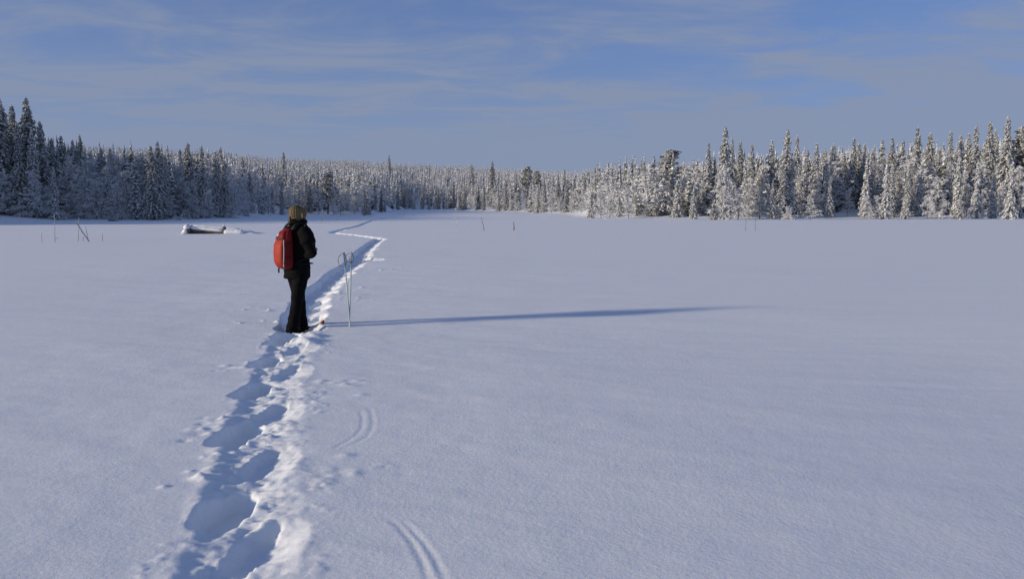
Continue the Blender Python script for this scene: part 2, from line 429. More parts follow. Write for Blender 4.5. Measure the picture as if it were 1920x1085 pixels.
CM = [M_NEEDLE, M_RIME, M_FROST, M_SNOW]
def trunk_mesh(H, r0, seed, m=M_BARK, lean=0.0):
    R = random.Random(seed); t = TB(); n = 8
    pts = [(lean * (i / n) ** 2 * H * .1 + R.gauss(0, .012) * H * .05, R.gauss(0, .012) * H * .05, -0.4 + (H + .35) * i / n) for i in range(n + 1)]
    t.tube(pts, [r0 * (1 - i / n) ** .8 + .015 for i in range(n + 1)], 7, 0)
    return t.mesh('trunk', [m], True)
def spruce_crown(H, R0, seed, laden=.5, low=.03, taper=.85, gap=.06):
    """narrow northern spruce; laden 0..1 is how much snow its branches carry"""
    R = random.Random(seed); t = TB()
    z = low * H; ph = R.uniform(0, 6); w1, w2 = R.uniform(.8, 1.6), R.uniform(2, 4)
    while z < .985 * H:
        u = z / H
        prof = (1 - u) ** taper * (.72 + .28 * min(1, u / .12)) + .035
        rad = R0 * prof * (1 + .16 * math.sin(w1 * z + ph) + .12 * math.sin(w2 * z + 2 * ph)) * R.uniform(.78, 1.12)
        nb = 7 if rad > .5 else 5 if rad > .2 else 4
        a0 = R.uniform(0, 6.28)
        for k in range(nb):
            if R.random() < gap: continue
            a = a0 + 6.283 * k / nb + R.gauss(0, .22)
            L = rad * R.uniform(.68, 1.14); dr = R.uniform(.25, .62) * (1.15 - .5 * u)
            ca, sa = math.cos(a), math.sin(a); tv = np.array((-sa, ca, 0.0)); rv = np.array((ca, sa, 0.0))
            zb = z + R.uniform(-.05, .05) * H * .2
            m = max(1, int(L / .26 + .5))
            for q in range(m):
                f = (q + R.uniform(.55, .95)) / m
                r = L * f; p = rv * r; p[2] = zb - dr * L * f * f
                w = R.uniform(.13, .22) * (1.1 - .35 * f) + .02; l = min(.28, max(.10, L / m * .75)) * R.uniform(.85, 1.25)
                slope = -2 * dr * f; out = rv + np.array((0, 0, slope)); out /= np.linalg.norm(out)
                # hanging needle sprays
                for e in range(3):
                    sd = R.uniform(-1, 1); dn = R.uniform(.10, .30)
                    base = p + tv * sd * w * .8 - np.array((0, 0, .015))
                    tip = base + out * R.uniform(.0, .22) - np.array((0, 0, dn)) + tv * R.uniform(-.1, .1)
                    q1 = base - out * l * .6 + tv * R.uniform(-.05, .05); q2 = base + out * l * .5
                    x = R.random(); t.tri(q1, q2, tip, 0 if x < .50 - .14 * laden else (1 if x < .88 else 2))
                x = R.random()
                if x < .30 + .62 * laden:
                    hgt = R.uniform(.045, .09) * (1 + .55 * laden)
                    mi = 3 if R.random() < .02 + .34 * laden else 2
                    t.octa(p + np.array((0, 0, hgt * .35)), out * l * R.uniform(.75, 1.1), tv * w * R.uniform(.75, 1.15), np.array((R.gauss(0, .02), R.gauss(0, .02), hgt)), mi)
                else:
                    t.tri(p - out * l - tv * w * .3, p + tv * w, p + out * l, 1 if R.random() < .7 else 2)
                    t.tri(p - out * l + tv * w * .3, p - tv * w, p + out * l, 1 if R.random() < .6 else 0)
        z += R.uniform(.15, .25) * (1.0 if rad > .35 else .75)
    for i in range(5):
        zz = H * (.955 + .008 * i); t.octa((R.gauss(0, .02), R.gauss(0, .02), zz), np.array((.07 - .01 * i, 0, 0)), np.array((0, .07 - .01 * i, 0)), np.array((0, 0, .12)), R.choice((2, 3, 1)))
    return t.mesh('crown', CM)
def birch_meshes(H, seed, wid=.42, stems=2, dens=1.0, droop=.5, arch=0.0):
    R = random.Random(seed); w = TB(); c = TB()
    def blade(p, d, l, wd, mi):
        s = np.cross(d, (R.gauss(0, 1), R.gauss(0, 1), R.gauss(0, 1))); s /= np.linalg.norm(s) + 1e-9
        e = p + d * l; e[2] -= droop * l * R.uniform(.1, .7)
        md = p + d * l * .5
        c.tri(p - s * wd * .4, md + s * wd, e, mi); c.tri(p + s * wd * .4, md - s * wd, e, mi)
    for si in range(stems):
        a = R.uniform(0, 6.28); lean = R.uniform(.03, .16) if stems > 1 else R.uniform(.0, .06); lean += arch
        h = H * R.uniform(.82, 1.0) if si else H
        n = 7; pts = []
        for i in range(n + 1):
            u = i / n
            pts.append(np.array((math.cos(a) * lean * h * u * (1 + arch * u * 2) + R.gauss(0, .02) * h * u * .6, math.sin(a) * lean * h * u + R.gauss(0, .02) * h * u * .6, -.3 + (h * .97 + .3) * (u - arch * u * u * .9))))
        r0 = .010 * h + .02
        w.tube(pts, [r0 * (1 - .85 * i / n) for i in range(n + 1)], 5, 0)
        nb = int(30 * dens)
        for bi in range(nb):
            u = .10 + .88 * (bi + R.random()) / nb
            k = min(n - 1, int(u * n)); fr = u * n - k
            p = pts[k] * (1 - fr) + pts[k + 1] * fr
            aa = R.uniform(0, 6.28)
            L = h * wid * R.uniform(.5, 1.0) * (math.sin(min(1, u * 1.25 + .18) * math.pi) * .75 + .22)
            up = R.uniform(.2, 1.0)
            d = np.array((math.cos(aa), math.sin(aa), up)); d /= np.linalg.norm(d)
            bp = [p]
            for q in range(4):
                d = d + np.array((R.gauss(0, .16), R.gauss(0, .16), -droop * .35 + R.gauss(0, .1))); d /= np.linalg.norm(d)
                bp.append(bp[-1] + d * L / 4)
            w.tube(bp, [.016, .012, .009, .007, .004], 3, 1)
            for q in range(int(26 * dens) + int(L * 9)):
                f = R.uniform(.12, 1.0) * 4; k2 = min(3, int(f)); pp = bp[k2] + (bp[k2 + 1] - bp[k2]) * (f - k2)
                dd = d * .5 + np.array((R.gauss(0, .6), R.gauss(0, .6), R.gauss(.1, .5))); dd /= np.linalg.norm(dd)
                blade(pp, dd, R.uniform(.22, .62) * (.6 + H * .06), R.uniform(.026, .055), 2 if R.random() < .80 else (3 if R.random() < .6 else 1))
    return w.mesh('trunk', [M_BIRCH, M_FROST], True), c.mesh('crown', CM)
def pine_meshes(H, seed, crown0=.55, R0=1.6):
    R = random.Random(seed); t = TB()
    n = 8; pts = [np.array((R.gauss(0, .05) * i * .3, R.gauss(0, .05) * i * .3, -.4 + (H + .3) * i / n)) for i in range(n + 1)]
    wd = TB(); wd.tube(pts, [.16 * (1 - .8 * i / n) + .02 for i in range(n + 1)], 7, 0)
    for b in range(74):
        v = (b + R.random()) / 74
        u = crown0 * .62 + (1 - crown0 * .62) * v
        k = min(n - 1, int(u * n)); p = pts[k] + (pts[k + 1] - pts[k]) * (u * n - k)
        a = R.uniform(0, 6.28)
        L = R0 * R.uniform(.6, 1.08) * math.sqrt(max(.05, 1 - max(0, (v - .35) / .66) ** 2)) * (.62 + .38 * min(1, v / .3))
        d = np.array((math.cos(a), math.sin(a), R.uniform(-.3, .25) + .5 * v * v))
        e = p + d * L
        wd.tube([p, p + d * L * .5 + np.array((0, 0, .08)), e], [.045, .03, .012], 4, 0)
        for q in range(26):
            f = R.uniform(.3, 1.05); c = p + d * L * f + np.array((R.gauss(0, .24), R.gauss(0, .24), R.gauss(0, .14)))
            for w_ in range(3):
                dd = np.array((R.gauss(0, 1), R.gauss(0, 1), R.gauss(-.3, .6))); dd /= np.linalg.norm(dd)
                s_ = np.array((R.gauss(0, 1), R.gauss(0, 1), R.gauss(0, 1))) * .10
                x = R.random(); t.tri(c + s_, c - s_, c + dd * R.uniform(.18, .36), 0 if x < .22 else 1 if x < .8 else 2)
            if R.random() < .55:
                g = R.uniform(.09, .19); t.octa(c + np.array((0, 0, .05)), np.array((g, R.gauss(0, .03), R.gauss(0, .03))), np.array((R.gauss(0, .03), g, R.gauss(0, .03))), np.array((0, 0, g * .5)), R.choice((2, 2, 3, 1)))
    return wd.mesh('trunk', [M_BARK], True), t.mesh('crown', CM)

# a kit of individuals, H = 10 m unless said; shared mesh data
KIT = {}
def add_kit(key, H, tm, cm): KIT.setdefault(key, []).append((H, tm, cm))
for i in range(7): add_kit('spruce', 12.0, trunk_mesh(12, .15, 100 + i), spruce_crown(12, 1.45 + .15 * (i % 3), 200 + i, .36 + .06 * (i % 3), taper=.68))
for i in range(4): add_kit('dark', 12.0, trunk_mesh(12, .16, 120 + i), spruce_crown(12, 1.6 + .15 * (i % 3), 220 + i, .10, gap=.04, taper=.75))
for i in range(4): add_kit('laden', 8.0, trunk_mesh(8, .12, 140 + i), spruce_crown(8, 1.05 + .12 * (i % 2), 240 + i, .95, low=.02, gap=.14))
for i in range(4): add_kit('small', 5.0, trunk_mesh(5, .09, 160 + i), spruce_crown(5, 1.10 + .1 * (i % 2), 260 + i, .70, low=.015))
for i in range(3): add_kit('slim', 9.0, trunk_mesh(9, .09, 180 + i), spruce_crown(9, .80, 280 + i, .70, taper=.6))
for i in range(5): add_kit('birch', 7.0, *birch_meshes(7, 300 + i, wid=.44 + .06 * (i % 2), stems=1 + i % 3, dens=1.0 if i % 3 == 0 else .75))
for i in range(3): add_kit('bush', 2.6, *birch_meshes(2.6, 330 + i, wid=.7, stems=3, dens=.55, droop=.8))
for i in range(2): add_kit('arched', 3.0, *birch_meshes(3.6, 340 + i, wid=.35, stems=2, dens=.7, droop=.9, arch=.42))
for i in range(3): add_kit('pine', 11.0, *pine_meshes(11, 350 + i, R0=1.45 + .3 * (i % 2)))

# trees one can pick out: (kind, picture column of the top, row of the top, row of the foot or +metres behind the shore, width factor)
T = [
 ('dark', 6, 172, '+3', 1.0), ('dark', 34, 204, '+5', 1.0), ('dark', 41, 237, '+2', .85), ('dark', 61, 189, '+6', .95), ('spruce', 68, 250, '+2', .8), ('dark', 84, 234, '+4', 1.0),
 ('slim', 105, 317, 413, 1.1), ('spruce', 104, 262, '+14', .8), ('dark', 122, 259, '+12', .9), ('spruce', 143, 266, '+24', 1.1), ('dark', 157, 257, '+26', .8), ('spruce', 196, 282, '+30', .9),
 ('spruce', 212, 281, '+22', .8), ('birch', 16, 318, '+1', 1.2), ('birch', 70, 318, '+0', 1.2), ('birch', 44, 330, '+3', 1.1), ('birch', 134, 338, 410, 1.1), ('birch', 158, 352, 411, 1.0), ('birch', 181, 332, 411, 1.1), ('birch', 222, 343, 412, 1.25),
 ('birch', 205, 312, '+10', 1.0), ('birch', 150, 305, '+12', 1.1), ('birch', 236, 318, '+9', 1.0), ('small', 211, 397, 415, 1.0), ('small', 226, 384, 413, .8), ('arched', 128, 382, 411, 1.0), ('bush', 120, 399, 413, .8),
 ('slim', 257, 303, 412, 1.5), ('birch', 266, 283, '+20', 1.1), ('spruce', 278, 303, 407, 1.1), ('dark', 288, 278, 413, 1.0), ('dark', 301, 269, 411, .85), ('spruce', 314, 294, 410, .95), ('birch', 331, 303, '+16', 1.1),
 ('spruce', 342, 282, '+24', .85), ('dark', 357, 272, '+7', .9), ('arched', 336, 398, 413, 1.1), ('birch', 360, 334, 409, .9), ('slim', 367, 350, 411, 1.2), ('spruce', 382, 277, 409, .85), ('birch', 394, 350, 410, 1.0),
 ('spruce', 407, 288, 408, .85), ('spruce', 418, 279, '+25', .7), ('spruce', 422, 305, 408, .9), ('bush', 432, 384, 409, 1.3), ('bush', 352, 392, 411, 1.0), ('bush', 246, 390, 412, 1.1), ('birch', 247, 335, 410, .9),
 ('birch', 449, 330, '+4', 1.1), ('spruce', 457, 297, '+35', .9), ('bush', 462, 390, 406, 1.2), ('spruce', 470, 318, '+10', .9), ('small', 491, 345, 403, .75), ('dark', 495, 315, '+14', .8), ('birch', 503, 345, 402, .8), ('spruce', 511, 346, 402, .8),
 ('spruce', 529, 343, 403, .8), ('spruce', 534, 287, '+90', .8), ('birch', 545, 350, 402, .8), ('birch', 558, 362, 400, 1.0), ('spruce', 572, 330, '+20', .9), ('dark', 582, 342, 399, .8), ('pine', 615, 324, 402, 1.2), ('birch', 597, 350, 402, .8),
 ('birch', 638, 352, 404, .8), ('birch', 626, 372, 404, .7), ('spruce', 652, 340, '+12', .9), ('spruce', 668, 352, '+8', .9), ('dark', 684, 355, 404, .9), ('small', 692, 376, 403, .8), ('birch', 664, 365, 402, .8), ('dark', 715, 364, 398, 1.0), ('spruce', 703, 340, '+12', .9),
 ('laden', 722, 372, 397, .9), ('spruce', 731, 292, '+240', 1.0), ('spruce', 746, 348, '+4', .9), ('spruce', 758, 342, '+8', .9), ('laden', 776, 366, '+3', .9), ('spruce', 792, 350, '+6', .9), ('laden', 805, 360, '+3', .9), ('spruce', 822, 352, '+5', 1.0), ('birch', 815, 372, '+2', .9),
 ('laden', 836, 362, '+3', .9), ('spruce', 850, 340, '+10', .9), ('laden', 860, 358, '+2', 1.0), ('spruce', 871, 345, '+6', .9), ('spruce', 884, 310, '+60', 1.0), ('laden', 892, 352, '+3', 1.0), ('dark', 907, 350, '+4', .8), ('dark', 923, 304, '+28', 1.1), ('laden', 934, 350, '+3', 1.0),
 ('spruce', 948, 338, '+8', 1.0), ('laden', 958, 352, '+3', 1.0), ('birch', 970, 358, '+2', 1.0), ('spruce', 968, 330, '+20', .9), ('pine', 987, 314, '+25', 1.2), ('pine', 1006, 322, '+40', 1.0), ('laden', 1008, 352, '+4', 1.1), ('spruce', 1020, 335, '+8', .9), ('birch', 1000, 366, '+1', 1.1), ('birch', 1034, 350, '+4', 1.1),
 ('dark', 1046, 330, '+14', .9), ('spruce', 1058, 319, '+40', .7), ('spruce', 1062, 338, '+8', 1.0), ('spruce', 1076, 335, '+10', 1.0), ('birch', 1052, 368, '+1', 1.1), ('birch', 1072, 368, '+1', 1.1), ('birch', 1090, 362, '+2', 1.0), ('dark', 1096, 332, '+30', .9), ('spruce', 1115, 316, '+60', .8),
 ('small', 1108, 358, 409, .85), ('birch', 1127, 346, 410, .8), ('birch', 1143, 364, 410, .8), ('spruce', 1152, 321, '+40', .8), ('laden', 1160, 362, 407, .9), ('spruce', 1170, 321, '+24', .8), ('birch', 1179, 350, 410, .75), ('spruce', 1192, 340, 405, .9), ('spruce', 1206, 306, '+22', .9), ('dark', 1196, 352, 403, 1.1),
 ('spruce', 1222, 311, '+30', .9), ('laden', 1218, 345, 403, .8), ('spruce', 1231, 342, 406, .95), ('pine', 1255, 283, '+22', 1.35), ('spruce', 1243, 318, '+30', .9), ('small', 1269, 338, 408, .95), ('spruce', 1288, 316, '+30', .8), ('small', 1300, 349, 411, .75), ('laden', 1310, 362, 401, .9), ('dark', 1326, 272, '+18', .75), ('birch', 1318, 335, '+8', 1.0),
 ('small', 1333, 372, 400, .8), ('small', 1337, 390, 412, 1.3), ('birch', 1284, 350, '+8', .9), ('spruce', 1303, 318, '+40', .9),
 ('spruce', 1356, 243, 411, .85), ('spruce', 1369, 263, '+10', .75), ('dark', 1385, 266, '+12', .7), ('spruce', 1407, 273, '+8', .8), ('spruce', 1443, 267, '+9', .85), ('spruce', 1472, 249, '+3', .95), ('spruce', 1490, 258, '+14', .75), ('spruce', 1527, 273, '+8', .85),
 ('birch', 1358, 305, 412, .8), ('birch', 1384, 348, 412, 1.0), ('birch', 1427, 306, '+7', .85), ('birch', 1424, 350, 411, 1.0), ('laden', 1447, 340, 411, 1.0), ('birch', 1519, 366, 412, 1.3), ('birch', 1526, 322, '+6', .9), ('laden', 1554, 336, 408, 1.1), ('laden', 1420, 296, '+9', .9), ('birch', 1466, 366, 411, 1.0), ('bush', 1480, 385, 412, 1.1), ('birch', 1496, 320, '+7', .9),
 ('laden', 1505, 300, '+8', .9), ('laden', 1545, 300, '+9', .9), ('spruce', 1559, 274, '+16', .9), ('spruce', 1596, 261, '+20', .75), ('spruce', 1605, 272, '+22', .8), ('spruce', 1616, 273, '+18', .8), ('laden', 1621, 305, 408, .9), ('birch', 1627, 364, 411, 1.0), ('birch', 1643, 362, 411, 1.0), ('laden', 1659, 310, 411, .85), ('spruce', 1649, 267, '+16', .85), ('dark', 1667, 262, '+12', .9), ('slim', 1670, 313, '+3', 1.1), ('spruce', 1687, 267, '+20', .9), ('small', 1695, 366, 411, 1.0), ('slim', 1699, 313, '+3', 1.1), ('birch', 1702, 287, '+10', 1.0),
 ('dark', 1714, 242, '+12', .7), ('laden', 1722, 322, 406, .9), ('birch', 1752, 330, 411, 1.0), ('birch', 1738, 352, 410, .9), ('spruce', 1737, 253, '+20', .9), ('spruce', 1756, 280, '+16', .9), ('spruce', 1775, 250, '+24', .8), ('laden', 1793, 286, '+3', .8), ('birch', 1761, 356, 411, 1.1), ('spruce', 1794, 257, '+22', .8), ('spruce', 1809, 254, '+20', .8), ('small', 1798, 366, 411, 1.0), ('birch', 1775, 300, '+8', 1.0), ('spruce', 1822, 241, '+16', .75), ('laden', 1829, 305, 410, .8), ('birch', 1812, 320, '+4', .9), ('spruce', 1848, 233, '+13', .9), ('spruce', 1858, 246, '+16', .8), ('laden', 1860, 330, 410, .95), ('birch', 1842, 350, '+2', .9),
 ('spruce', 1880, 225, '+7', .9), ('laden', 1892, 308, 411, .85), ('birch', 1874, 340, '+3', .9), ('pine', 1910, 242, '+14', 1.2), ('birch', 1908, 310, '+4', 1.1), ('small', 1912, 380, 409, .9), ('spruce', 1899, 262, '+20', .9), ('birch', 1570, 300, '+14', .9), ('birch', 1588, 352, '+5', .9), ('dark', 1579, 292, '+18', .9), ('birch', 1640, 300, '+12', .9), ('spruce', 1632, 283, '+18', .9),
 ('spruce', 1455, 300, '+20', .9), ('birch', 1402, 330, '+3', .9), ('spruce', 1510, 285, '+22', .9), ('spruce', 1542, 283, '+22', .9), ('laden', 1395, 320, '+5', .8),
]
NAMES = {'spruce': 'spruce_tree', 'dark': 'spruce_tree', 'laden': 'spruce_tree', 'small': 'spruce_tree', 'slim': 'spruce_tree', 'birch': 'birch_tree', 'bush': 'frosted_bush', 'arched': 'frosted_bush', 'pine': 'pine_tree'}
LOOK = {'spruce': 'frosted spruce', 'dark': 'dark green spruce', 'laden': 'snow-laden spruce', 'small': 'low snowy spruce', 'slim': 'needle-thin white spruce', 'birch': 'frost-white birch', 'bush': 'low frosted bush', 'arched': 'frosted bush bent into an arch', 'pine': 'broad-crowned snowy pine'}
SECT = [(-500, 130, 'in the clump at the left edge'), (130, 250, 'behind the leaning stakes'), (250, 345, 'just left of the log pile'), (345, 470, 'behind the log pile'), (470, 600, 'behind the hiker'),
        (600, 720, 'above the zigzag in the track'), (720, 840, 'past the far end of the track'), (840, 935, 'behind the dark leaning stake'), (935, 1100, 'behind the short stub'), (1100, 1240, 'on the spit before the round-topped pine'),
        (1240, 1345, 'beside the round-topped pine'), (1345, 1432, 'behind the two tall thin stakes'), (1432, 1590, 'on the shore past the thin stakes'), (1590, 1730, 'on the shore past the snowy clearing'), (1730, 1845, 'in the last shore clump but one'), (1845, 2500, 'in the clump at the right edge')]
ORD = 'first second third fourth fifth sixth seventh eighth ninth tenth eleventh twelfth thirteenth fourteenth fifteenth sixteenth seventeenth eighteenth nineteenth twentieth'.split()
TREES = []
rt = random.Random(5)
def place_tree(kind, px, top, foot, wf):
    if isinstance(foot, str):
        ang = (px - CX) / F
        y = 150.0
        for _ in range(8): y = float(shore(np.array([ang * y]), np.array([y]))[0][0]) + float(foot)
    else:
        ys = np.arange(85, 420, .5); xs = xfor(px, ys); zs = ghs(xs, ys)
        rowsy = proj(xs, ys, zs)[1]
        k = np.argmax(rowsy <= foot); y = float(ys[k]) if rowsy[k] <= foot else 300.
    x = float(xfor(px, y)); z = gh(x, y)
    ztop = zfor(top, y)
    Ht = max(ztop - z, 1.0) * (1.045 if kind in ('spruce', 'dark', 'slim', 'laden') else 1.0)
    TREES.append((kind, px, Ht, x, y, z, wf))
for a in T: place_tree(*a)
# further single trees of the first rows, between the ones above
SKY_PX = [(0, 240), (130, 268), (250, 292), (420, 300), (600, 330), (760, 345), (900, 345), (1090, 338), (1240, 325), (1340, 300), (1500, 285), (1700, 270), (1920, 255)]
for i in range(86):
    px = rt.uniform(-5, 1925)
    d = rt.uniform(6, 34)
    base_sky = np.interp(px, [p[0] for p in SKY_PX], [p[1] for p in SKY_PX])
    kd = rt.choice(('spruce', 'spruce', 'laden', 'birch', 'birch', 'spruce'))
    place_tree(kd, px, base_sky + (22 if px < 700 else 0) + rt.uniform(4, 42) + (34 if kd == 'birch' else 0), '+%.1f' % d, rt.uniform(.8, 1.05))
for i in range(20):            # pale birches filling the foot of the shaded shore
    px = 8 + 24 * i + rt.uniform(-9, 9)
    place_tree('birch', px, rt.uniform(322, 352) + .03 * max(0, px - 250), '+%.1f' % rt.uniform(1.5, 6), rt.uniform(.95, 1.2))
cnt = {}
order = sorted(range(len(TREES)), key=lambda i: TREES[i][1])
lab = {}
hs = {}
for i in order:
    kind, px, Ht = TREES[i][:3]
    sec = next(s[2] for s in SECT if s[0] <= px < s[1])
    k = (kind, sec); cnt[k] = cnt.get(k, 0) + 1; lab[i] = (kind, sec, cnt[k])
for i, (kind, px, Ht, x, y, z, wf) in enumerate(TREES):
    kit = KIT[kind]; H0, tm, cm = kit[(i * 7 + int(px)) % len(kit)]
    s = Ht / H0
    sw = min(max(s, .55) * wf, 1.35 if kind != 'bush' else 2) if kind not in ('birch', 'bush', 'arched', 'pine') else s * wf
    r = link(NAMES[kind], None, None, (x, y, z), (0, 0, rt.uniform(0, 6.28)))
    r.empty_display_size = .5
    r.scale = (sw, sw, s)
    link('trunk', tm, r); link('crown', cm, r)
    kd, sec, n = lab[i]
    tot = cnt[(kd, sec)]
    lbl = LOOK[kind] + ' ' + sec + ('' if tot == 1 else ', %s of them from the left' % ORD[n - 1])
    tag(r, lbl, {'birch': 'birch', 'bush': 'bush', 'arched': 'bush', 'pine': 'pine'}.get(kind, 'spruce'), {'birch_tree': 'frosted birches along the shore', 'spruce_tree': 'spruces along the shore', 'pine_tree': 'pines along the shore', 'frosted_bush': 'frosted bushes at the foot of the forest'}[NAMES[kind]])

# the wood behind: one mass
def lod_tree(seed, whorls=13, k=6, snow=.6):
    R = random.Random(seed); v, f, m = [], [], []
    def tri(a, b, c, mi):
        n = len(v); v.extend((a, b, c)); f.append((n, n + 1, n + 2)); m.append(mi)
    for i in range(whorls):
        u = (i + .3) / whorls; z = .03 + .97 * u
        rad = .105 * ((1 - u) ** .8 + .06) * R.uniform(.75, 1.2); hh = 1.5 / whorls
        a0 = R.uniform(0, 6)
        for j in range(k if u < .8 else 4):
            a = a0 + 6.283 * j / k + R.gauss(0, .2); w = R.uniform(.35, .6)
            rr = rad * R.uniform(.7, 1.25); dz = R.uniform(.01, .035)
            ax, bx = a - w, a + w
            x = R.random(); mi = 3 if x < snow * .5 else 2 if x < snow else 1 if x < snow + .2 else 0
            tri((0, 0, z + hh * R.uniform(.3, .6)), (rr * math.cos(ax), rr * math.sin(ax), z - dz), (rr * 1.15 * math.cos(bx), rr * 1.15 * math.sin(bx), z - dz * R.uniform(.3, 1.6)), mi)
            if R.random() < .7:
                tri((0, 0, z), (rr * .9 * math.cos(bx), rr * .9 * math.sin(bx), z - dz - .02), (rr * .9 * math.cos(ax), rr * .9 * math.sin(ax), z - dz - .03), 0 if R.random() < .75 else 1)
    tri((.012, 0, .94), (-.012, .006, .94), (0, 0, 1.03), 3); tri((0, .012, .94), (0, -.012, .94), (0, 0, 1.03), 2)
    return np.array(v), np.array(f), np.array(m)
def lod_birch(seed, n=230):
    R = random.Random(seed); v, f, m = [], [], []
    for i in range(n):
        u = R.random() ** .7; a = R.uniform(0, 6.28)
        r = .26 * math.sin(min(1, .15 + u) * math.pi) ** .6 * math.sqrt(R.random())
        p = np.array((r * math.cos(a), r * math.sin(a), .12 + .85 * u))
        d = np.array((math.cos(a) * .5 + R.gauss(0, .5), math.sin(a) * .5 + R.gauss(0, .5), R.gauss(.2, .5))); d /= np.linalg.norm(d)
        s = np.cross(d, (R.gauss(0, 1), R.gauss(0, 1), R.gauss(0, 1))); s /= np.linalg.norm(s)
        k = len(v); v.extend((p - s * .020, p + s * .020, p + d * R.uniform(.06, .15))); f.append((k, k + 1, k + 2)); m.append(2 if R.random() < .85 else 1)
    return np.array(v), np.array(f), np.array(m)
LODS = [lod_tree(400 + i, 13, 6, .72 + .07 * (i % 3)) for i in range(8)]
LODN = [lod_tree(420 + i, 24, 7, .60 + .07 * (i % 3)) for i in range(6)]
LODB = [lod_birch(440 + i) for i in range(4)]
pts = []
def scatter(a0, a1, dmin, dmax, n, kind):
    """kind n: rows right behind the shore, f: the hillside"""
    for i in range(n):
        px = rt.uniform(a0, a1); ang = (px - CX) / F
        if kind == 'f':
            y = math.sqrt(rt.uniform(dmin ** 2, dmax ** 2)); D = float(np.interp(px, SH[:, 0], SH[:, 1]))
            if y < D + 30 or y > 1.12 * float(np.interp(px, SH[:, 0], SH[:, 3])): continue
        else:
            D = float(np.interp(px, SH[:, 0], SH[:, 1])); y = D + rt.uniform(dmin, dmax)
        pts.append((ang * y, y, kind))
scatter(-120, 2050, 5, 34, 520, 'n')
scatter(-120, 700, 30, 75, 330, 'n')
scatter(1080, 2050, 30, 75, 420, 'n')
scatter(-2000, -60, 3, 60, 520, 'n')
scatter(-250, 2200, 130, 760, 13500, 'f')
pa = np.array([(p[0], p[1]) for p in pts]); pz = ghs(pa[:, 0], pa[:, 1])
AV, AF, AM, off = [], [], [], 0
for (x, y, kd), z in zip(pts, pz):
    bir = rt.random() < (.58 if kd == 'n' else .15)
    if bir: vv, ff, mm = rt.choice(LODB); Hh = rt.uniform(4.5, 8); wd = Hh * rt.uniform(.8, 1.1)
    elif kd == 'n': vv, ff, mm = rt.choice(LODN); Hh = rt.uniform(6.5, 10.5); wd = Hh * rt.uniform(.85, 1.2)
    else: vv, ff, mm = rt.choice(LODS); Hh = min(rt.gauss(9.2, 1.3), 11.0) * (1 if y > 260 else .84); wd = 9.2 * rt.uniform(.8, 1.25)
    if kd == 'n' and x / y < -.6: Hh = rt.uniform(10, 14); wd = Hh
    a = rt.uniform(0, 6.28); c, s = math.cos(a), math.sin(a)
    w = np.empty_like(vv)
    w[:, 0] = (vv[:, 0] * c - vv[:, 1] * s) * wd + x; w[:, 1] = (vv[:, 0] * s + vv[:, 1] * c) * wd + y; w[:, 2] = vv[:, 2] * Hh + z
    AV.append(w); AF.append(ff + off); AM.append(mm); off += len(vv)
forest = link('forest', np_mesh('forest', np.concatenate(AV), tris=np.concatenate(AF), mats=CM, midx=np.concatenate(AM)))
forest['kind'] = 'stuff'
forest['label'] = 'snowy spruce forest covering the hillside behind the shore trees'
print('forest tris', sum(len(a) for a in AF), 'trees', len(TREES), 'ground', nr, nc)

# ------------------------------------------------------------------ small builders
def bm_obj(name, bm, m, parent=None, smooth=True, loc=(0, 0, 0), rot=(0, 0, 0)):
    me = bpy.data.meshes.new(name)
    bmesh.ops.recalc_face_normals(bm, faces=bm.faces)
    bm.to_mesh(me); bm.free()
    for k in (m if isinstance(m, (list, tuple)) else [m]): me.materials.append(k)
    for p in me.polygons: p.use_smooth = smooth
    return link(name, me, parent, loc, rot)
def bm_tube(bm, pts, rad, k=8, flat=1.0, up=(0, 0, 1), closed=False, cap=True):
    """tube along pts; flat < 1 squashes it along its second axis"""
    P = [Vector(p) for p in pts]; n = len(P)
    if not hasattr(rad, '__len__'): rad = [rad] * n
    rings = []
    for i, p in enumerate(P):
        if closed: d = P[(i + 1) % n] - P[i - 1]
        else: d = P[min(i + 1, n - 1)] - P[max(i - 1, 0)]
        d.normalize(); u = Vector(up)
        if abs(d.dot(u)) > .95: u = Vector((1, 0, 0))
        a = d.cross(u).normalized(); b2 = a.cross(d).normalized()
        rings.append([bm.verts.new(p + rad[i] * (math.cos(6.28319 * j / k) * a + flat * math.sin(6.28319 * j / k) * b2)) for j in range(k)])
    m = n if closed else n - 1
    for i in range(m):
        r0, r1 = rings[i], rings[(i + 1) % n]
        for j in range(k): bm.faces.new((r0[j], r0[(j + 1) % k], r1[(j + 1) % k], r1[j]))
    if cap and not closed:
        bm.faces.new(rings[0][::-1]); bm.faces.new(rings[-1])
def bm_loft(bm, rings, k=20, power=2.0):
    """closed loft of horizontal superellipse rings (z, cx, cy, rx, ry)"""
    R = []
    for (z, cx, cy, rx, ry) in rings:
        row = []
        for j in range(k):
            a = 6.28319 * j / k; c, s_ = math.cos(a), math.sin(a)
            row.append(bm.verts.new((cx + rx * math.copysign(abs(c) ** (2 / power), c), cy + ry * math.copysign(abs(s_) ** (2 / power), s_), z)))
        R.append(row)
    for a, b2 in zip(R[:-1], R[1:]):
        for j in range(k): bm.faces.new((a[j], a[(j + 1) % k], b2[(j + 1) % k], b2[j]))
    bm.faces.new(R[0][::-1]); bm.faces.new(R[-1])
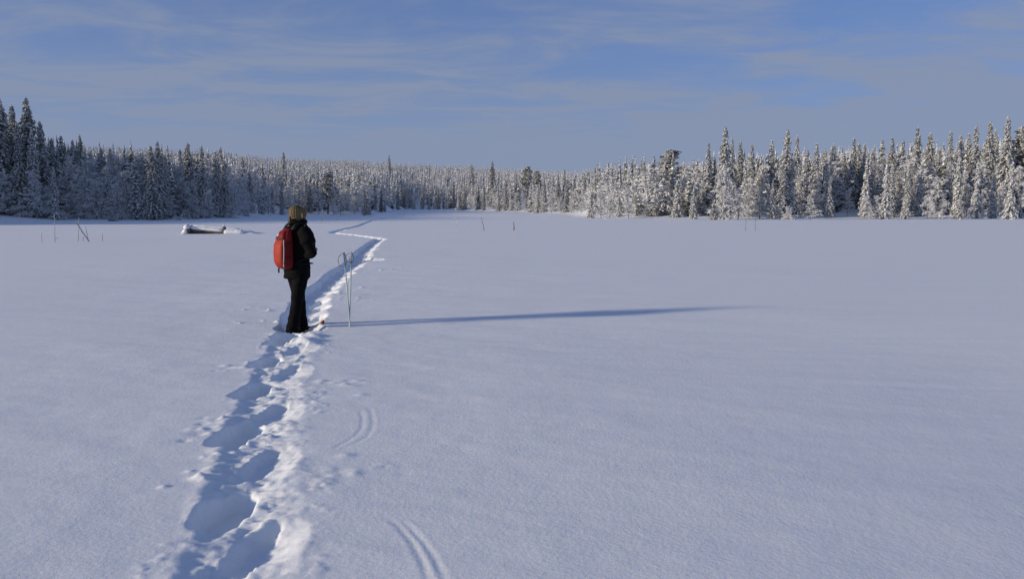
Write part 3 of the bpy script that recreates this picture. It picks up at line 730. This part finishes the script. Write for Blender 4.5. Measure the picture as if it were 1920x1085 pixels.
def bm_limb(bm, pts, rad, k=14):
    """rounded tapering limb: extra end rings make domed caps"""
    P = [Vector(p) for p in pts]; r = list(rad)
    d0 = (P[0] - P[1]).normalized(); d1 = (P[-1] - P[-2]).normalized()
    pre = [(P[0] + d0 * r[0] * s_, r[0] * math.sqrt(max(0.02, 1 - s_ * s_))) for s_ in (.97, .75, .4)]
    post = [(P[-1] + d1 * r[-1] * s_, r[-1] * math.sqrt(max(0.02, 1 - s_ * s_))) for s_ in (.4, .75, .97)]
    bm_tube(bm, [p for p, _ in pre] + P + [p for p, _ in post], [q for _, q in pre] + r + [q for _, q in post], k)
def bm_ball(bm, c, r, k=14, rings=9):
    rx, ry, rz = r if hasattr(r, '__len__') else (r, r, r)
    bm_loft(bm, [(c[2] + rz * math.sin(a), c[0], c[1], rx * math.cos(a), ry * math.cos(a)) for a in [(-.49 + .98 * i / (rings - 1)) * math.pi for i in range(rings)]], k)
def fuse(name, bm, voxel, smooth_it, m, parent, disp=None):
    """one continuous skin over overlapping closed shapes"""
    me = bpy.data.meshes.new(name); bmesh.ops.recalc_face_normals(bm, faces=bm.faces); bm.to_mesh(me); bm.free()
    o = bpy.data.objects.new('tmp', me); COL.objects.link(o)
    r = o.modifiers.new('r', 'REMESH'); r.mode = 'VOXEL'; r.voxel_size = voxel
    if smooth_it:
        q = o.modifiers.new('s', 'SMOOTH'); q.factor = .5; q.iterations = smooth_it
    dg = bpy.context.evaluated_depsgraph_get()
    new = bpy.data.meshes.new_from_object(o.evaluated_get(dg))
    bpy.data.objects.remove(o, do_unlink=True)
    new.name = name; new.materials.clear(); new.materials.append(m)
    if disp is not None:
        n = len(new.vertices); c = np.empty(n * 3, np.float32); new.vertices.foreach_get('co', c); c = c.reshape(-1, 3)
        nn = np.empty(n * 3, np.float32); new.vertices.foreach_get('normal', nn); nn = nn.reshape(-1, 3)
        c = c + nn * disp(c)[:, None]
        new.vertices.foreach_set('co', c.astype(np.float32).ravel()); new.update()
    for p in new.polygons: p.use_smooth = True
    return link(name, new, parent)

# ------------------------------------------------------------------ the hiker
M_SKIN = mat('skin', (0.52, 0.33, 0.25), .55, .3)
M_JACKET = mat('black_jacket', (0.0045, 0.0045, 0.005), .85, .10, var=.25, vscale=14, bump=.25, bscale=60, bdist=.004)
M_TROUS = mat('black_trousers', (0.004, 0.004, 0.0045), .85, .10, var=.25, vscale=10, bump=.2, bscale=50, bdist=.004)
M_BOOT = mat('boot_leather', (0.012, 0.011, 0.010), .55, .4)
M_HAT = mat('tan_knit', (0.165, 0.125, 0.066), .95, .05, var=.15, vscale=60, bump=.8, bscale=160, bdist=.004)
M_HAIR = mat('dark_brown_hair', (0.05, 0.032, 0.02), .6, .3, var=.3, vscale=60)
M_EYE = mat('eye', (0.06, 0.05, 0.045), .2, .5)
THETA = math.radians(-43)
person = link('person', None, None, HIK, (0, 0, THETA), (1.03, 1.03, 1.03)); person.empty_display_size = .3
tag(person, 'hiker in black winter clothes and tan knit hat, standing in the track with back turned', 'person')
LH, RH = (-.085, -.02, .84), (.085, -.03, .84)
LK, RK = (-.080, .055, .50), (.082, -.10, .46)
LA, RA = (-.075, .06, .155), (.088, -.185, .07)
SHL, SHR = (-.175, .0, 1.325), (.175, .0, 1.325)
ELL, ELR = (-.275, -.01, 1.06), (.285, -.02, 1.075)
WRL, WRR = (-.115, .165, 1.09), (.025, .155, 1.10)
bm = bmesh.new()
bm_loft(bm, [(.80, 0, -.01, .10, .07), (.86, 0, 0, .135, .09), (.95, 0, 0, .135, .09), (1.08, 0, 0, .125, .085), (1.20, 0, .005, .145, .10), (1.30, 0, 0, .15, .095), (1.36, 0, -.005, .11, .07), (1.40, 0, -.005, .06, .055)])
for a_, k_, n_, sg in ((LH, LK, LA, -1), (RH, RK, RA, 1)):
    mid = [(a_[i] * .5 + k_[i] * .5) for i in range(3)]; cf = [(k_[i] * .62 + n_[i] * .38) for i in range(3)]
    bm_limb(bm, [a_, mid, k_, cf, n_], [.070, .060, .048, .048, .034])
    bm_limb(bm, [(n_[0], n_[1] - .03, n_[2] - .025), (n_[0] + sg * .008, n_[1] + .07, n_[2] - .035), (n_[0] + sg * .015, n_[1] + .15, n_[2] - .05)], [.034, .036, .026])
for s_, e_, w_ in ((SHL, ELL, WRL), (SHR, ELR, WRR)):
    bm_limb(bm, [s_, [(s_[i] + e_[i]) / 2 for i in range(3)], e_, [(e_[i] * .6 + w_[i] * .4) for i in range(3)], w_], [.052, .046, .037, .038, .026])
bm_limb(bm, [(0, -.01, 1.37), (0, .0, 1.45)], [.055, .052])
bm_ball(bm, (0, .018, 1.535), (.074, .092, .112), 20, 13)
bm_limb(bm, [(0, .05, 1.455), (0, .085, 1.462)], [.04, .026])
bm_limb(bm, [(0, .103, 1.545), (0, .118, 1.515)], [.010, .014], 8)          # nose
bm_limb(bm, [(-.022, .098, 1.483), (.022, .098, 1.483)], [.008, .008], 8)   # lips
for sg in (-1, 1): bm_limb(bm, [(sg * .073, .012, 1.50), (sg * .079, .004, 1.55)], [.013, .016], 8)
for w_, e_, sg in ((WRL, ELL, -1), (WRR, ELR, 1)):                           # hands held together in front
    d = (Vector(w_) - Vector(e_)).normalized(); inn = Vector((-sg, 0, 0)); W0 = Vector(w_)
    pc = W0 + d * .045
    bm_limb(bm, [W0, pc, W0 + d * .085], [.026, .036, .032], 10)
    for q, (ln, off_) in enumerate(((.062, .024), (.072, .008), (.066, -.008), (.052, -.024))):
        b0 = W0 + d * .085 + Vector((0, 0, off_)); b1 = b0 + d * ln * .5 + inn * .006; b2_ = b1 + (d * .35 + inn).normalized() * ln * .5; b3 = b2_ + (inn - d * .6).normalized() * ln * .35
        bm_limb(bm, [b0 - d * .02, b0, b1, b2_, b3], [.009, .0092, .009, .0085, .0075], 7)
    t0 = W0 + d * .035 + Vector((0, 0, .026)); t1 = t0 + (d * .6 + inn * .5 + Vector((0, 0, .7))).normalized() * .035; t2 = t1 + (d + inn * .5).normalized() * .03
    bm_limb(bm, [t0, t1, t2], [.012, .0105, .009], 7)
fuse('body', bm, .0062, 2, M_SKIN, person)
for sg in (-1, 1):
    bm = bmesh.new(); bm_ball(bm, (sg * .030, .1035, 1.548), (.011, .007, .007), 10, 7); bm_obj('eye', bm, M_EYE, person)
def folds(amp, fx, fz, seed):
    def f(c):
        return amp * (fbm(c[:, 0] * fx + c[:, 1] * fx * .7, c[:, 2] * fz, seed, 3) + .6 * np.sin(c[:, 2] * 58 + 5 * fbm(c[:, 0] * 9, c[:, 1] * 9, seed + 4, 2)) * .3)
    return f
bm = bmesh.new()
bm_loft(bm, [(.775, 0, -.03, .170, .150), (.80, 0, -.028, .178, .155), (.88, 0, -.022, .176, .148), (.96, 0, -.01, .162, .128), (1.05, 0, 0, .152, .115), (1.16, 0, .005, .178, .132), (1.27, 0, 0, .190, .130), (1.335, 0, -.005, .168, .112), (1.385, 0, -.008, .110, .092), (1.42, 0, -.004, .078, .080), (1.475, 0, .0, .070, .078)], 24)
for s_, e_, w_ in ((SHL, ELL, WRL), (SHR, ELR, WRR)):
    bm_limb(bm, [(s_[0] * .86, s_[1], s_[2] - .01), [(s_[i] + e_[i]) / 2 for i in range(3)], e_, [(e_[i] * .6 + w_[i] * .4) for i in range(3)], w_], [.095, .092, .082, .070, .052])
fuse('jacket', bm, .0095, 4, M_JACKET, person, folds(.007, 9, 16, 3))
bm = bmesh.new()
bm_loft(bm, [(.76, 0, -.01, .135, .110), (.82, 0, -.01, .160, .125), (.90, 0, 0, .158, .118)], 22)
for a_, k_, n_ in ((LH, LK, LA), (RH, RK, RA)):
    mid = [(a_[i] * .5 + k_[i] * .5) for i in range(3)]; cf = [(k_[i] * .5 + n_[i] * .5) for i in range(3)]
    bm_tube(bm, [a_, mid, k_, cf, (n_[0], n_[1], n_[2] + .05), (n_[0], n_[1] + .02, n_[2] - .05)], [.098, .086, .068, .070, .080, .088], 16)
fuse('trousers', bm, .0095, 3, M_TROUS, person, folds(.009, 7, 13, 9))
for n_, sg in ((LA, -1), (RA, 1)):
    bm = bmesh.new(); q = Vector(n_)
    bm_limb(bm, [q + Vector((0, 0, .06)), q], [.055, .055], 12)
    bm_limb(bm, [q + Vector((0, -.04, -.025)), q + Vector((sg * .006, .06, -.03)), q + Vector((sg * .012, .13, -.035))], [.048, .048, .040], 12)
    fuse('boot', bm, .008, 2, M_BOOT, person)
bm = bmesh.new()
bm_loft(bm, [(1.484, 0, -.004, .066, .078), (1.500, 0, .0, .078, .092), (1.530, 0, .002, .087, .102), (1.565, 0, .002, .090, .105), (1.597, 0, -.004, .084, .097), (1.622, 0, -.010, .068, .078), (1.640, 0, -.014, .042, .050), (1.648, 0, -.014, .018, .022)], 24)
hat = fuse('hat', bm, .0075, 2, M_HAT, person, lambda c: .004 * np.sin(np.arctan2(c[:, 1], c[:, 0]) * 22))
bm = bmesh.new(); bm_tube(bm, [(.079 * math.cos(a), .002 + .093 * math.sin(a), 1.498) for a in [6.28319 * i / 28 for i in range(28)]], .008, 8, closed=True); bm_obj('cuff', bm, M_HAT, hat)
bm = bmesh.new(); bm_limb(bm, [(-.01, -.085, 1.50), (-.012, -.105, 1.455), (-.012, -.100, 1.415)], [.024, .022, .012], 10); bm_obj('hair', bm, M_HAIR, person)
bm = bmesh.new(); bm_tube(bm, [(.080 * math.cos(a), .002 + .088 * math.sin(a), 1.452 + .008 * math.sin(3 * a)) for a in [6.28319 * i / 24 for i in range(24)]], .030, 8, closed=True); bm_obj('scarf', bm, M_JACKET, person)

# ------------------------------------------------------------------ backpack (worn: a thing of its own)
M_RED = mat('red_nylon', (0.19, 0.009, 0.009), .6, .25, var=.12, vscale=12, bump=.25, bscale=90, bdist=.003)
M_ORANGE = mat('orange_red_nylon', (0.34, 0.030, 0.013), .6, .25, var=.08, vscale=12, bump=.2, bscale=90, bdist=.003)
M_DKRED = mat('dark_red_mesh', (0.13, 0.006, 0.008), .7, .2)
M_PIPE = mat('grey_piping', (0.55, 0.50, 0.48), .5, .4)
M_STRAP = mat('black_webbing', (0.012, 0.012, 0.013), .7, .2)
M_WHITE = mat('white_print', (0.8, 0.8, 0.8), .5, .3)
pack = link('backpack', None, None, HIK + Vector((0, 0, .03)), (0, 0, THETA), (1.03, 1.03, 1.03)); pack.empty_display_size = .2
tag(pack, 'red backpack with orange front pocket and pale piping, worn on the hiker', 'backpack')
# local back of the hiker is -y; the pack lies between y -0.13 and -0.34
def pring(z, f): return (z, 0, -.105 - .084 * f[1], .124 * f[0], .084 * f[1])
PR = [(.862, (.50, .62)), (.875, (.72, .82)), (.91, (.92, .98)), (.97, (1.0, 1.06)), (1.06, (1.0, 1.08)), (1.16, (.98, 1.03)), (1.23, (.90, .92)), (1.285, (.78, .78)), (1.325, (.60, .58)), (1.35, (.36, .36))]
bm = bmesh.new(); bm_loft(bm, [pring(z, f) for z, f in PR], 28, 2.15); shell = bm_obj('shell', bm, M_RED, pack)
def pf(z):
    zs_ = [p[0] for p in PR]; return float(np.interp(z, zs_, [p[1][0] for p in PR])), float(np.interp(z, zs_, [p[1][1] for p in PR]))
def psurf(a, z, out=0.0):
    """point on the shell: a = angle from straight back, positive to the hiker's right"""
    fw, fd = pf(z); c, s_ = math.sin(a), -math.cos(a)
    e = 2 / 2.15
    x = (.124 * fw + out) * math.copysign(abs(c) ** e, c); y = -.105 - .084 * fd + (.084 * fd + out) * math.copysign(abs(s_) ** e, s_)
    return Vector((x, y, z))
def panel(name, m, z0, z1, wfun, out, parent, n=16, k=14):
    bm = bmesh.new(); G = []
    for i in range(n + 1):
        z = z0 + (z1 - z0) * i / n; w = wfun(i / n)
        row = []
        for j in range(k + 1):
            t_ = -1 + 2 * j / k
            edge = min(1, (1 - abs(t_)) * 4, (i / n) * 5 + .15, (1 - i / n) * 5 + .15)
            row.append(bm.verts.new(psurf(w * t_, z, out * edge ** .5)))
        G.append(row)
    for i in range(n):
        for j in range(k): bm.faces.new((G[i][j], G[i][j + 1], G[i + 1][j + 1], G[i + 1][j]))
    return bm_obj(name, bm, m, parent)
pocket = panel('front_pocket', M_ORANGE, .885, 1.205, lambda u: .62 + .22 * math.sin(u * 2.6), .022, pack)
lid = panel('top_pocket', M_RED, 1.215, 1.325, lambda u: .85 - .15 * u, .016, pack, 8)
for sg in (-1, 1):
    bm = bmesh.new(); bm_tube(bm, [psurf(sg * (.66 + .20 * math.sin(u * 2.7)), .885 + .33 * u, .012) for u in [i / 18 for i in range(19)]], .0058, 6); bm_obj('piping', bm, M_PIPE, pack)
    bm = bmesh.new(); G = []
    for i in range(11):
        z = .90 + .30 * i / 10; G.append([bm.verts.new(psurf(sg * (1.05 + .75 * j / 6), z, .004)) for j in range(7)])
    for i in range(10):
        for j in range(6): bm.faces.new((G[i][j], G[i][j + 1], G[i + 1][j + 1], G[i + 1][j]))
    bm_obj('side_pocket', bm, M_DKRED, pack)
    for z in (1.0, 1.17):
        bm = bmesh.new(); bm_tube(bm, [psurf(sg * (.9 + .7 * i / 8), z + .012 * i / 8, .007) for i in range(9)], .010, 6, .3); bm_obj('compression_strap', bm, M_STRAP, pack)
    bm = bmesh.new(); bm_tube(bm, [(sg * .085, -.14, 1.33), (sg * .088, -.10, 1.385), (sg * .09, -.03, 1.412), (sg * .092, .05, 1.39), (sg * .10, .115, 1.31), (sg * .115, .14, 1.20), (sg * .14, .12, 1.06), (sg * .165, .02, .99), (sg * .14, -.10, .955)], .028, 8, .3); bm_obj('shoulder_strap', bm, M_STRAP, pack)
bm = bmesh.new(); bm_tube(bm, [(.182 * math.cos(a), .140 * math.sin(a), .925) for a in [6.28319 * i / 26 for i in range(26)]], .022, 8, .3, closed=True); bm_obj('hip_belt', bm, M_STRAP, pack)
bm = bmesh.new(); bm_tube(bm, [(-.150, -.17, .895), (-.157, -.18, .86), (-.156, -.18, .81)], [.012, .012, .010], 6, .35); bm_obj('belt_end', bm, M_STRAP, pack)
bm = bmesh.new(); bm_tube(bm, [(.03 * math.cos(a), -.135, 1.375 + .032 * math.sin(a)) for a in [math.pi * i / 8 for i in range(9)]], .006, 6); bm_obj('haul_loop', bm, M_STRAP, pack)
zip_ = bmesh.new(); bm_tube(zip_, [psurf(-.80 + 1.6 * i / 14, 1.225 + .012 * math.sin(i / 14 * math.pi), .014) for i in range(15)], .0042, 6); bm_obj('zip', zip_, M_STRAP, lid)
bm = bmesh.new()
for (p1, p2, p3) in (((-.30, 1.262), (-.06, 1.262), (-.18, 1.298)),):
    q = [psurf(a, z, .021) for a, z in (p1, p2, p3)]; n_ = (q[1] - q[0]).cross(q[2] - q[0]).normalized()
    if n_.y > 0: n_ = -n_
    f0 = [bm.verts.new(v - n_ * .002) for v in q]; f1 = [bm.verts.new(v + n_ * .003) for v in q]
    bm.faces.new(f0[::-1]); bm.faces.new(f1)
    for i in range(3): bm.faces.new((f0[i], f0[(i + 1) % 3], f1[(i + 1) % 3], f1[i]))
bm_obj('emblem', bm, M_WHITE, lid, smooth=False)

# ------------------------------------------------------------------ snowshoes
M_FRAME = mat('dark_tube', (0.02, 0.02, 0.022), .4, .5)
M_DECK = mat('dark_decking', (0.03, 0.028, 0.026), .7, .2)
M_TIP = mat('orange_plastic', (0.62, 0.22, 0.06), .5, .4)
def snowshoe(world, rz, tilt, label):
    r = link('snowshoe', None, None, world, (tilt, 0, rz)); tag(r, label, 'snowshoe', 'pair of snowshoes on the hiker')
    out = []
    for i in range(30):
        a = 6.28319 * i / 30; w = .098 * (1 - .25 * max(0, -math.sin(a))); ly = .30 * math.sin(a)
        out.append((w * math.copysign(abs(math.cos(a)) ** .8, math.cos(a)), ly + .06, .012 + .085 * max(0, (ly - .17) / .13) ** 2))
    bm = bmesh.new(); bm_tube(bm, out, .010, 8, closed=True); bm_obj('frame', bm, M_FRAME, r)
    for name, lo_, hi_, m in (('deck', -.26, .15, M_DECK), ('tip', .17, .358, M_TIP)):
        bm = bmesh.new(); G = []
        for i in range(13):
            ly = lo_ + (hi_ - lo_) * i / 12; w = .092 * math.sqrt(max(.02, 1 - ((ly - .06) / .305) ** 2)); zc_ = .012 + .085 * max(0, (ly - .23) / .13) ** 2
            G.append([(bm.verts.new((w * t_ * (1.1 if name == 'tip' else 1), ly, zc_ + (.016 if name == 'tip' else .004))), bm.verts.new((w * t_, ly, zc_ - .004))) for t_ in (-1, -.5, 0, .5, 1)])
        for i in range(12):
            for j in range(4):
                bm.faces.new((G[i][j][0], G[i][j + 1][0], G[i + 1][j + 1][0], G[i + 1][j][0])); bm.faces.new((G[i][j][1], G[i + 1][j][1], G[i + 1][j + 1][1], G[i][j + 1][1]))
        bm_obj(name, bm, m, r)
    for yy in (.02, .12):
        bm = bmesh.new(); bm_tube(bm, [(-.065, yy, .015), (-.055, yy, .075), (0, yy, .098), (.055, yy, .075), (.065, yy, .015)], .012, 6, .35); bm_obj('binding_strap', bm, M_STRAP, r)
Rz = Matrix.Rotation(THETA, 4, 'Z')
def on_hiker(v): return HIK + (Rz @ Vector(v))
snowshoe(on_hiker((RA[0], RA[1], RA[2] - .085)), THETA + .25, 0.0, 'snowshoe sunk in the track under the foot nearer the camera')
snowshoe(on_hiker((LA[0], LA[1] - .06, LA[2] - .055)), THETA - .20, math.radians(4), 'snowshoe with orange tip pointing towards the ski poles')

# ------------------------------------------------------------------ ski poles
M_SHAFT = mat('pale_green_shaft', (0.42, 0.52, 0.47), .35, .5)
M_GRIP = mat('pale_grey_grip', (0.38, 0.38, 0.38), .6, .3)
def ski_pole(tip_px, top_px, y0, y1, label, loops):
    tip = Vector((xfor(tip_px[0], y0), y0, gh(xfor(tip_px[0], y0), y0) - .16)); zt = zfor(top_px[1], y1); top = Vector((xfor(top_px[0], y1, zt), y1, zt))
    sn = Vector((xfor(tip_px[0], y0), y0, gh(xfor(tip_px[0], y0), y0)))
    tip = sn + (sn - top).normalized() * .16
    r = link('ski_pole', None, None, tip); tag(r, label, 'ski pole', 'pair of ski poles stuck in the snow')
    L = top - tip; d = L.normalized()
    bm = bmesh.new(); bm_tube(bm, [(0, 0, 0), d * .04, L * .5, L - d * .12], [.003, .0075, .0085, .0088], 8); bm_obj('shaft', bm, M_SHAFT, r)
    bm = bmesh.new(); bm_limb(bm, [L - d * .13, L - d * .09, L - d * .05, L - d * .012], [.010, .0115, .0105, .014], 10); bm_obj('grip', bm, M_GRIP, r)
    bm = bmesh.new(); side_ = Vector((-1, -.2, 0)).normalized(); e = L - d * .015
    w_, h_ = loops
    P = [e + side_ * w_ * math.sin(a) * (1 if a < math.pi else .35) + Vector((0, 0, -1)) * h_ * (1 - math.cos(a)) / 2 for a in [6.28319 * i / 22 for i in range(22)]]
    bm_tube(bm, P, .007, 6, .45, closed=True); bm_obj('strap', bm, M_STRAP, r)
    bm = bmesh.new(); c = d * .07
    bm_tube(bm, [c + Vector((.045 * math.cos(a), .045 * math.sin(a), 0)) for a in [6.28319 * i / 18 for i in range(18)]], .005, 6, closed=True)
    for a in (0, 2.09, 4.19): bm_tube(bm, [c, c + Vector((.045 * math.cos(a), .045 * math.sin(a), 0))], .004, 5)
    bm_obj('basket', bm, M_STRAP, r)
ski_pole((656.5, 612), (645, 473), 10.25, 10.30, 'ski pole leaning towards the hiker, its dark strap hanging in a wide loop', (.075, .17))
ski_pole((655, 611), (659, 472), 10.29, 10.22, 'upright pale green ski pole, the one farther from the hiker', (.07, .12))

# ------------------------------------------------------------------ snowed-in log pile
def log_bm(p0, p1, r, seed, k=12, n=14, amp=.06):
    R = random.Random(seed); bm = bmesh.new(); P0, P1 = Vector(p0), Vector(p1)
    bm_tube(bm, [P0.lerp(P1, i / n) + Vector((R.gauss(0, .006), R.gauss(0, .006), R.gauss(0, .006))) for i in range(n + 1)], [r * (1 + R.gauss(0, amp * .5)) for _ in range(n + 1)], k)
    return bm
def snow_cap(name, parent, p0, p1, w, h, seed, n=26, k=10, lump=.35):
    """rounded blanket of snow lying along a line"""
    P0, P1 = Vector(p0), Vector(p1); d = (P1 - P0).normalized(); sd = d.cross(Vector((0, 0, 1))).normalized()
    bm = bmesh.new(); G = []
    for i in range(n + 1):
        u = i / n; e = min(1, u * 7, (1 - u) * 7); e = math.sqrt(max(0.0, 1 - (1 - e) ** 2)) + .02
        ns = 1 + lump * float(fbm(np.array([u * 7.0 + seed]), np.array([seed * 3.1]), seed, 3)[0])
        row = []
        for j in range(k):
            a = 6.28319 * j / k; c, s_ = math.cos(a), math.sin(a)
            row.append(bm.verts.new(P0.lerp(P1, u) + sd * w * c * e * (.8 + .2 * ns) + Vector((0, 0, (h * s_ * ns if s_ > 0 else h * .45 * s_) * e))))
        G.append(row)
    for i in range(n):
        for j in range(k): bm.faces.new((G[i][j], G[i][(j + 1) % k], G[i + 1][(j + 1) % k], G[i + 1][j]))
    bm.faces.new(G[0][::-1]); bm.faces.new(G[-1])
    return bm_obj(name, bm, M_SNOW, parent)
LY = 49.0
def lp(px, py, dy=0.0): 
    z = zfor(py, LY + dy); return Vector((xfor(px, LY + dy, z), LY + dy, z))
base = Vector((xfor(400, LY), LY, gh(xfor(400, LY), LY)))
pile = link('log_pile', None, None, base); tag(pile, 'low pile of logs half buried in snow with a drift at one end', 'log pile')
def rel(px, py, dy=0.0): return lp(px, py, dy) - base
bm_obj('log', log_bm(rel(357, 430.5), rel(418, 435.5), .10, 1), M_WOOD, pile)
bm_obj('log', log_bm(rel(352, 436.5, .1), rel(452, 438.5, .1), .10, 2), M_WOOD, pile)
bm_obj('log', log_bm(rel(357, 429, 1.1), rel(452, 434, 1.1), .10, 3), M_WOOD, pile)
bm_obj('cross_log', log_bm(rel(352, 431, -.35), rel(353, 429, 1.5), .15, 4), M_WOOD, pile)
bm_obj('cross_log', log_bm(rel(452, 437, -.15), rel(452, 435, 1.4), .11, 5), M_WOOD, pile)
bm_obj('post', log_bm(rel(419.5, 439), rel(420.5, 425.5), .11, 6, n=6), M_WOOD, pile)
bm_obj('post', log_bm(rel(358, 441, .12), rel(358.5, 424, .12), .10, 7, n=6), M_WOOD, pile)
snow_cap('snow_cap', pile, rel(356, 427.6), rel(419, 433.4), .17, .14, 1, lump=.2)
snow_cap('snow_cap', pile, rel(350, 427.5, -.45), rel(352, 425.5, 1.6), .20, .17, 2)
snow_cap('snow_cap', pile, rel(360, 425, 1.1), rel(452, 431.5, 1.1), .16, .13, 3)
snow_cap('snow_cap', pile, rel(418, 424.2), rel(421.5, 424.2), .11, .08, 4, n=8)
snow_cap('snow_cap', pile, rel(356, 423.4, .1), rel(360, 423.4, .1), .11, .07, 5, n=8)
snow_cap('snow_cap', pile, rel(420, 436.0), rel(458, 436.5), .26, .20, 6, lump=.15)
snow_cap('snow_cap', pile, rel(344, 437.5, -.2), rel(352, 433, -.3), .22, .22, 8, n=12)
# the drift
bm = bmesh.new(); G = []
for i in range(31):
    u = i / 30; row = []
    for j in range(17):
        v = -1 + 2 * j / 16
        x = u * 1.9 - .1; hgt = .42 * math.sin(min(1, u * 1.9 + .25) * math.pi * .5) * (1 - u) ** 1.1 * (1 - v * v) ** 1.3 * (1 + .15 * math.sin(9 * u + 4 * v))
        row.append(bm.verts.new(rel(455, 439, .5) + Vector((x, v * .95, hgt - .06))))
    G.append(row)
for i in range(30):
    for j in range(16): bm.faces.new((G[i][j], G[i + 1][j], G[i + 1][j + 1], G[i][j + 1]))
bm_obj('snow_drift', bm, M_SNOW, pile)

# ------------------------------------------------------------------ stakes and sticks
M_STICK = mat('grey_stick', (0.16, 0.14, 0.125), .9, .05, col2=(0.30, 0.28, 0.26), vscale=9)
M_RIMESTICK = mat('rimed_stick', (0.34, 0.34, 0.34), .9, .05, col2=(0.58, 0.59, 0.60), vscale=7)
def stick(name, base_px, pts, r, m, label, group=None, twigs=0, seed=1, cap=None):
    y = gpt(base_px[0], base_px[1])[1]
    b0 = Vector((xfor(base_px[0], y), y, gh(xfor(base_px[0], y), y)))
    R = random.Random(seed); o = link(name, None, None, b0)
    P = [Vector((xfor(p[0], y, zfor(p[1], y)), y + (p[2] if len(p) > 2 else 0), zfor(p[1], y))) - b0 for p in pts]
    P.insert(0, P[0] + (P[0] - P[1]).normalized() * .25)
    Q = []
    for a, c in zip(P[:-1], P[1:]):
        for q in range(4): Q.append(a.lerp(c, q / 4) + Vector((R.gauss(0, r * .25), R.gauss(0, r * .25), 0)))
    Q.append(P[-1]); n = len(Q)
    bm = bmesh.new(); bm_tube(bm, Q, [r * (1 - .5 * i / n) * R.uniform(.9, 1.1) for i in range(n)], 7)
    bm_obj('stem', bm, m, o)
    for q in range(twigs):
        i = R.randrange(n // 3, n - 1); d = Vector((R.gauss(0, 1), R.gauss(0, 1), abs(R.gauss(.5, .6)))).normalized(); l = R.uniform(.12, .30) * (1 + r * 8)
        bm = bmesh.new(); bm_tube(bm, [Q[i], Q[i] + d * l * .6, Q[i] + d * l + Vector((0, 0, .03))], [r * .6, r * .45, r * .2], 5); bm_obj('twig', bm, M_FROST, o)
    if cap:
        bm = bmesh.new(); bm_ball(bm, P[-1] + Vector((0, 0, cap * .5)), (cap, cap, cap * 1.1), 10, 7); bm_obj('snow_cap', bm, M_SNOW, o)
    tag(o, label, 'sapling' if name == 'sapling' else 'stake', group)
    return o
GS = 'stakes standing in the mire'
stick('stake', (103, 455), [(103, 455), (102.5, 428), (102, 402)], .022, M_RIMESTICK, 'tall thin rimed stake before the slim white spruce', GS, 1, 1)
stick('stake', (147, 453), [(146.5, 453), (147.5, 430), (148, 407)], .024, M_RIMESTICK, 'upright rimed stake crossed by a slanting branch', GS, 1, 2)
stick('stake', (167, 453), [(167, 453), (155, 435), (148, 424), (142, 416)], .030, M_STICK, 'thick dark branch slanting across the upright stake', GS, 1, 3)
stick('stake', (165.5, 452), [(165.5, 452), (163, 438), (160.5, 424)], .016, M_STICK, 'thin stick rising from the foot of the slanting branch', GS, 0, 4)
stick('stake', (79, 456), [(79, 456), (77.5, 438)], .018, M_RIMESTICK, 'short pale stake alone at the far left edge', GS, 0, 5, .03)
stick('stake', (192, 452), [(192, 452), (192.5, 438)], .014, M_STICK, 'short thin stick to the right of the leaning stakes', GS, 0, 6)
stick('stake', (156, 452), [(156, 452), (156, 444)], .016, M_STICK, 'tiny stub between the two crossed stakes', GS, 0, 7)
stick('sapling', (605, 414), [(605, 414), (604, 405), (606, 396)], .05, M_RIMESTICK, 'crooked rimed sapling just right of the hat', None, 4, 8)
stick('sapling', (855, 434), [(855, 434), (854.5, 412), (854, 392)], .016, M_RIMESTICK, 'slender frosted stem beside the dark leaning stake', None, 5, 9, .035)
stick('stake', (908, 433), [(908, 433), (906, 422), (902, 407)], .034, M_STICK, 'dark leaning stake in the middle of the mire', GS, 0, 10)
stick('stake', (963.5, 432), [(963.5, 432), (963.2, 424), (963, 416)], .055, M_STICK, 'short tapering stub right of the dark leaning stake', GS, 0, 11)
stick('stake', (1398, 432), [(1398, 432), (1398.5, 405), (1397.5, 384), (1394.5, 377)], .020, M_STICK, 'tall thin stake with bent top before the shore trees', GS, 0, 12)
stick('stake', (1416, 433), [(1416, 433), (1416.5, 416), (1416.5, 400)], .020, M_STICK, 'straight thin stake right of the one with bent top', GS, 0, 13)
